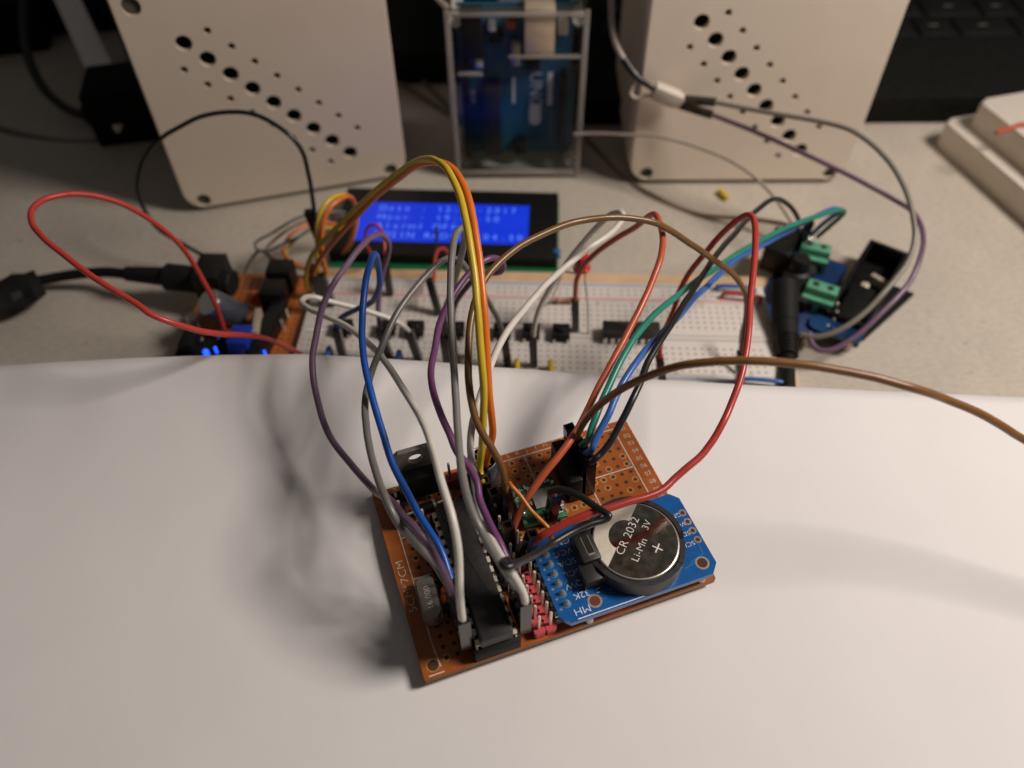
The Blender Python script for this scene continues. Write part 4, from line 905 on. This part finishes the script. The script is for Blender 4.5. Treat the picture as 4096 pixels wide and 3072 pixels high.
# ------------------------------------------------------------------ other wires behind
red0 = (bbw(1.5, 20, .5), Vector((0, 0, 1)), Vector((1, 0, 0)))
P = path([(650, 764, 84), (611, 746, 75), (573, 731, 66), (523, 724, 59), (470, 721, 52), (412, 710, 47), (368, 696, 45), (324, 678, 46), (296, 657, 48), (248, 628, 51), (192, 592, 55), (140, 552, 60), (92, 512, 66), (70, 484, 71), (68, 456, 76), (92, 433, 81), (140, 420, 86), (192, 421), (260, 439, 93), (320, 472), (372, 512, 97), (404, 548), (436, 601, 97), (464, 655), (479, 696, 95), (494, 745, 93), (499, 765, 92)])
wire_thing('red_wire', 'long red wire looping far out to the left', None, None, 'red', .8, pts=P)
P = path([(682, 492, 140), (680, 467, 140), (674, 420), (667, 380, 140), (653, 328), (629, 296), (593, 268, 144), (552, 248), (500, 242, 150), (440, 250), (392, 272, 156), (352, 296), (320, 328, 158), (302, 368), (298, 412, 152), (316, 460), (344, 496, 146), (392, 525), (448, 557, 142), (510, 590, 140), (530, 606, 138)])
wire_thing('black_wire', 'thin black wire arching in front of the left speaker', None, None, 'cblack', .8, pts=P, plugs=[(aty(690, 520, 139) , Vector((-.12, 0, 1)), Vector((1, 0, 0)))])
pair = (aty(693, 637, 118), Vector((-.12, 0, 1)), Vector((1, 0, 0))); pair2 = (aty(704, 637, 118), Vector((-.12, 0, 1)), Vector((1, 0, 0)))
P = [pair[0] + pair[1].normalized() * 12] + path([(688, 592, 118), (686, 568), (685, 527), (686, 486, 120), (695, 452), (716, 429, 126), (740, 421, 132), (757, 427, 138), (768, 446), (771, 480, 144), (762, 515), (748, 540, 148), (735, 556, 150)])
wire_thing('display_wire', 'bright yellow wire of the small loop left of the display', 'wires of the small loop left of the display', None, 'yellow', .8, pts=P, plugs=[pair])
P = [pair2[0] + pair2[1].normalized() * 12] + path([(703, 592, 118), (697, 555), (695, 519, 118), (699, 478), (712, 450, 122), (735, 430), (755, 425, 132), (766, 442), (768, 478, 140), (757, 522), (743, 543, 146), (729, 560, 150)])
wire_thing('display_wire', 'orange wire of the small loop left of the display', 'wires of the small loop left of the display', None, 'orange', .8, pts=P, plugs=[pair2])
GR = 'ribbon of thin wires between the power board and the display'
for lab, colr, sp_ in (('dark thin wire on the outside of the ribbon', 'gray', [(745, 459, 158), (724, 458), (678, 461, 150), (637, 474), (589, 503, 142), (552, 526, 138), (556, 539), (581, 541, 136), (608, 529), (646, 511, 142), (676, 491), (722, 470, 158)]),
                  ('reddish brown thin wire in the ribbon, ending at the power board', 'tan', [(742, 466, 158), (690, 468, 152), (640, 486), (600, 512, 142), (576, 540), (592, 558, 134), (640, 577), (690, 592, 128), (700, 612, 122)]),
                  ('orange thin wire in the ribbon', 'orange', [(742, 489, 156), (690, 480, 150), (650, 492), (622, 515, 142), (612, 546), (640, 570, 134), (684, 586, 128), (694, 606, 122)]),
                  ('yellow thin wire on the inside of the ribbon', 'yellow', [(742, 496, 156), (700, 492, 150), (660, 503), (630, 526, 142), (617, 550), (622, 575, 134), (618, 596, 128)])):
    wire_thing('ribbon_wire', lab, GR, sp_, colr, .62)
wire_thing('grey_wire', 'faint grey wire rising from the power board', None, [(525, 600, 132), (540, 565, 135), (560, 542, 138), (580, 552, 136), (592, 580, 130), (605, 600, 127)], 'gray', .6)
dL = (atz(843, 634, ZB + .6), (aty(836, 592, 116) - atz(843, 634, ZB + .6)).normalized(), Vector((1, 0, 0)))
wire_thing('display_wire', 'thin red wire arching over the left end of the display', 'red wires over the near edge of the display', [(836, 588, 118), (832, 545, 122), (826, 503, 128), (812, 486, 132), (797, 489), (789, 506, 134), (790, 525), (800, 546, 136), (806, 560, 138)], 'red', .6, plugs=[dL])
d4 = (atz(948, 676, ZB + .6), (aty(936, 634, 107) - atz(948, 676, ZB + .6)).normalized(), Vector((1, 0, 0)))
wire_thing('display_wire', 'thin red wire bent at the middle of the display', 'red wires over the near edge of the display', [(936, 630, 108), (938, 600, 114), (940, 562, 122), (945, 543, 128), (955, 536, 130), (965, 541, 132), (968, 560, 134)], 'red', .6, plugs=[d4])
wire_thing('black_wire', 'short dark wire standing before the middle of the display', None, [(942, 492, 140), (943, 530, 136), (938, 575, 124), (936, 612, 115)], 'cblack', .55)
# brown leg between paper and plug at right end
wire_thing('black_wire', 'dark upright wire at the right end of the breadboard', None, [(1612, 690, 88), (1603, 715, 84), (1600, 760, 80), (1598, 800, 76)], 'brown', .7)
# speaker leads
GS = 'speaker leads ending in the white connector'
cA = aty(1471, 214, 196); cB = aty(1468, 226, 196)
P = path([(1545, 221, 190), (1623, 236, 184), (1702, 250, 176), (1780, 264, 168), (1838, 281, 162), (1889, 316, 154), (1928, 359, 146), (1956, 410, 138), (1971, 461, 128), (1976, 512, 120), (1962, 563, 114), (1935, 602, 108), (1904, 638, 102), (1868, 675, 98), (1831, 703, 95), (1794, 721, 93), (1758, 728, 94), (1730, 722, 97)])
wire_thing('speaker_lead', 'grey lead curving from the white connector to the amplifier', GS, None, 'cgray', .95, pts=P, plugs=[(cA, P[0] - cA, Vector((0, 1, 0)))])
P = path([(1538, 248, 189), (1623, 281, 182), (1702, 316, 174), (1780, 352, 166), (1858, 391, 158), (1936, 434, 148), (1967, 454, 141), (1990, 488, 131), (1994, 528, 122), (1986, 562, 116), (1967, 606, 109), (1940, 640, 103), (1904, 675, 98), (1868, 710, 94), (1831, 738, 91), (1794, 756, 89), (1766, 754, 90), (1751, 737, 93), (1748, 718, 97)])
wire_thing('speaker_lead', 'purple lead curving from the white connector to the amplifier', GS, None, 'purple', .95, pts=P, plugs=[(cB, P[0] - cB, Vector((0, 1, 0)))])
A_, B_ = aty(1411, 195, 197), aty(1474, 220, 196); root = empty('speaker_cable', B_, 0, 'speaker cable coming from above into a white two way connector', 'cable')
b = MB(); ax = (B_ - A_).normalized(); xs = Vector((0, 1, .2)); xs = (xs - ax * xs.dot(ax)).normalized(); ys = ax.cross(xs); X = Matrix((xs, ys, ax)).transposed().to_4x4(); X.translation = A_
b.box((0, 0, 5.5), (4.5, 6.5, 11), 'whitep', X=X, bev=.6); b.box((0, 0, 11.5), (3.6, 5.4, 3), 'whitep', X=X, bev=.4); b.build('connector', root, B_)
b = MB(); b.tube(catmull(path([(1316, -60, 222), (1320, 0, 216), (1321, 44, 212), (1328, 88, 208), (1346, 126, 204), (1353, 138, 203)])), 1.3, wm('cwhite'), n=12); b.build('cable', root, B_)
b = MB(); b.tube(catmull(path([(1346, 126, 204), (1367, 155, 202), (1384, 173, 200), (1411, 193, 197)])), lambda t: 1.7 - .7 * t, wm('cblack'), n=12); b.build('sleeve', root, B_)
b = MB(); b.tube(catmull(path([(1377, 168, 201), (1366, 190, 200), (1363, 203, 200), (1374, 212, 199), (1392, 208, 198), (1413, 205, 197)])), .8, wm('cream'), n=10); b.build('wire', root, B_)
# thin cables on the desk
def desk_cable(name, label, spec, col, r, mode='z'): wire_thing(name, label, None, spec, col, r, mode, cat='cable')
desk_cable('white_cable', 'thin white cable hanging in front of the right speaker', [(1240, 290, 206), (1290, 288, 204), (1350, 291, 199), (1409, 293, 196), (1479, 309, 190), (1545, 332, 182), (1592, 355, 176), (1631, 383, 170), (1663, 414, 163), (1690, 449, 155), (1713, 484, 148)], 'cwhite', .7, 'y')
desk_cable('brown_cable', 'brown cable lying on the desk along the right speaker', [(1262, 292, 1), (1300, 335, 1), (1335, 375, 1), (1370, 400, 1), (1409, 421, 1), (1467, 450, 1), (1526, 466, 1.2), (1623, 473, 4), (1702, 487, 9), (1728, 506, 12)], 'tan', 1.0)
desk_cable('black_cable', 'thick black cable bending down to the small power adapter', [(52, -30, 40), (50, 60, 32), (60, 120, 24), (90, 185, 14), (130, 225, 7), (175, 247, 5), (215, 250, 8), (240, 248, 10)], 'cblack', 2.2)
desk_cable('grey_cable', 'faint grey cable lying on the desk at far left', [(-40, 262, 1), (0, 276, 1), (60, 292, 1), (130, 303, 1), (210, 305, 1), (300, 296, 1), (340, 290, 1)], 'gray', 1.0)
desk_cable('grey_cable', 'upper grey cable between the left speaker and the clear case', [(850, 110, 1), (880, 140, 1), (930, 190, 1), (985, 245, 1), (1005, 262, 1)], 'gray', 1.2)
desk_cable('grey_cable', 'lower grey cable between the left speaker and the clear case', [(850, 170, 1), (885, 190, 1), (940, 225, 1), (1000, 266, 1)], 'gray', 1.0)
desk_cable('white_cable', 'whitish cable entering the top left corner of the clear case', [(930, -20, 230), (955, 5, 224), (975, 30, 218), (985, 55, 214)], 'cwhite', 1.3, 'y')

# ------------------------------------------------------------------ light
w = bpy.data.worlds.new('World'); scene.world = w; w.use_nodes = True
bg = w.node_tree.nodes['Background']; nt = w.node_tree
tcw = nt.nodes.new('ShaderNodeTexCoord'); sx_ = nt.nodes.new('ShaderNodeSeparateXYZ'); crw = nt.nodes.new('ShaderNodeValToRGB')
nt.links.new(tcw.outputs['Generated'], sx_.inputs[0]); nt.links.new(sx_.outputs['Z'], crw.inputs[0]); nt.links.new(crw.outputs[0], bg.inputs[0])
crw.color_ramp.elements[0].position = .05; crw.color_ramp.elements[0].color = (.13, .115, .10, 1)
crw.color_ramp.elements[1].position = .75; crw.color_ramp.elements[1].color = (1.0, .94, .92, 1)
bg.inputs[1].default_value = .065
la = bpy.data.lights.new('desk_lamp', 'AREA'); la.shape = 'DISK'; la.size = 155 * S; la.energy = 30400; la.color = (1.0, .90, .83)
lo = bpy.data.objects.new('desk_lamp', la); COL.objects.link(lo); lo.location = Vector((385, 40, 470)) * S
lo.rotation_euler = (Vector((0, 40, 30)) * S - lo.location).to_track_quat('-Z', 'Y').to_euler()

scene.view_settings.view_transform = 'Standard'; scene.view_settings.look = 'None'; scene.view_settings.exposure = 0; scene.view_settings.gamma = 1
scene.render.engine = 'CYCLES'
cy = scene.cycles; cy.use_denoising = True; cy.max_bounces = 8; cy.transparent_max_bounces = 24; cy.caustics_reflective = False; cy.caustics_refractive = False; cy.sample_clamp_indirect = 6
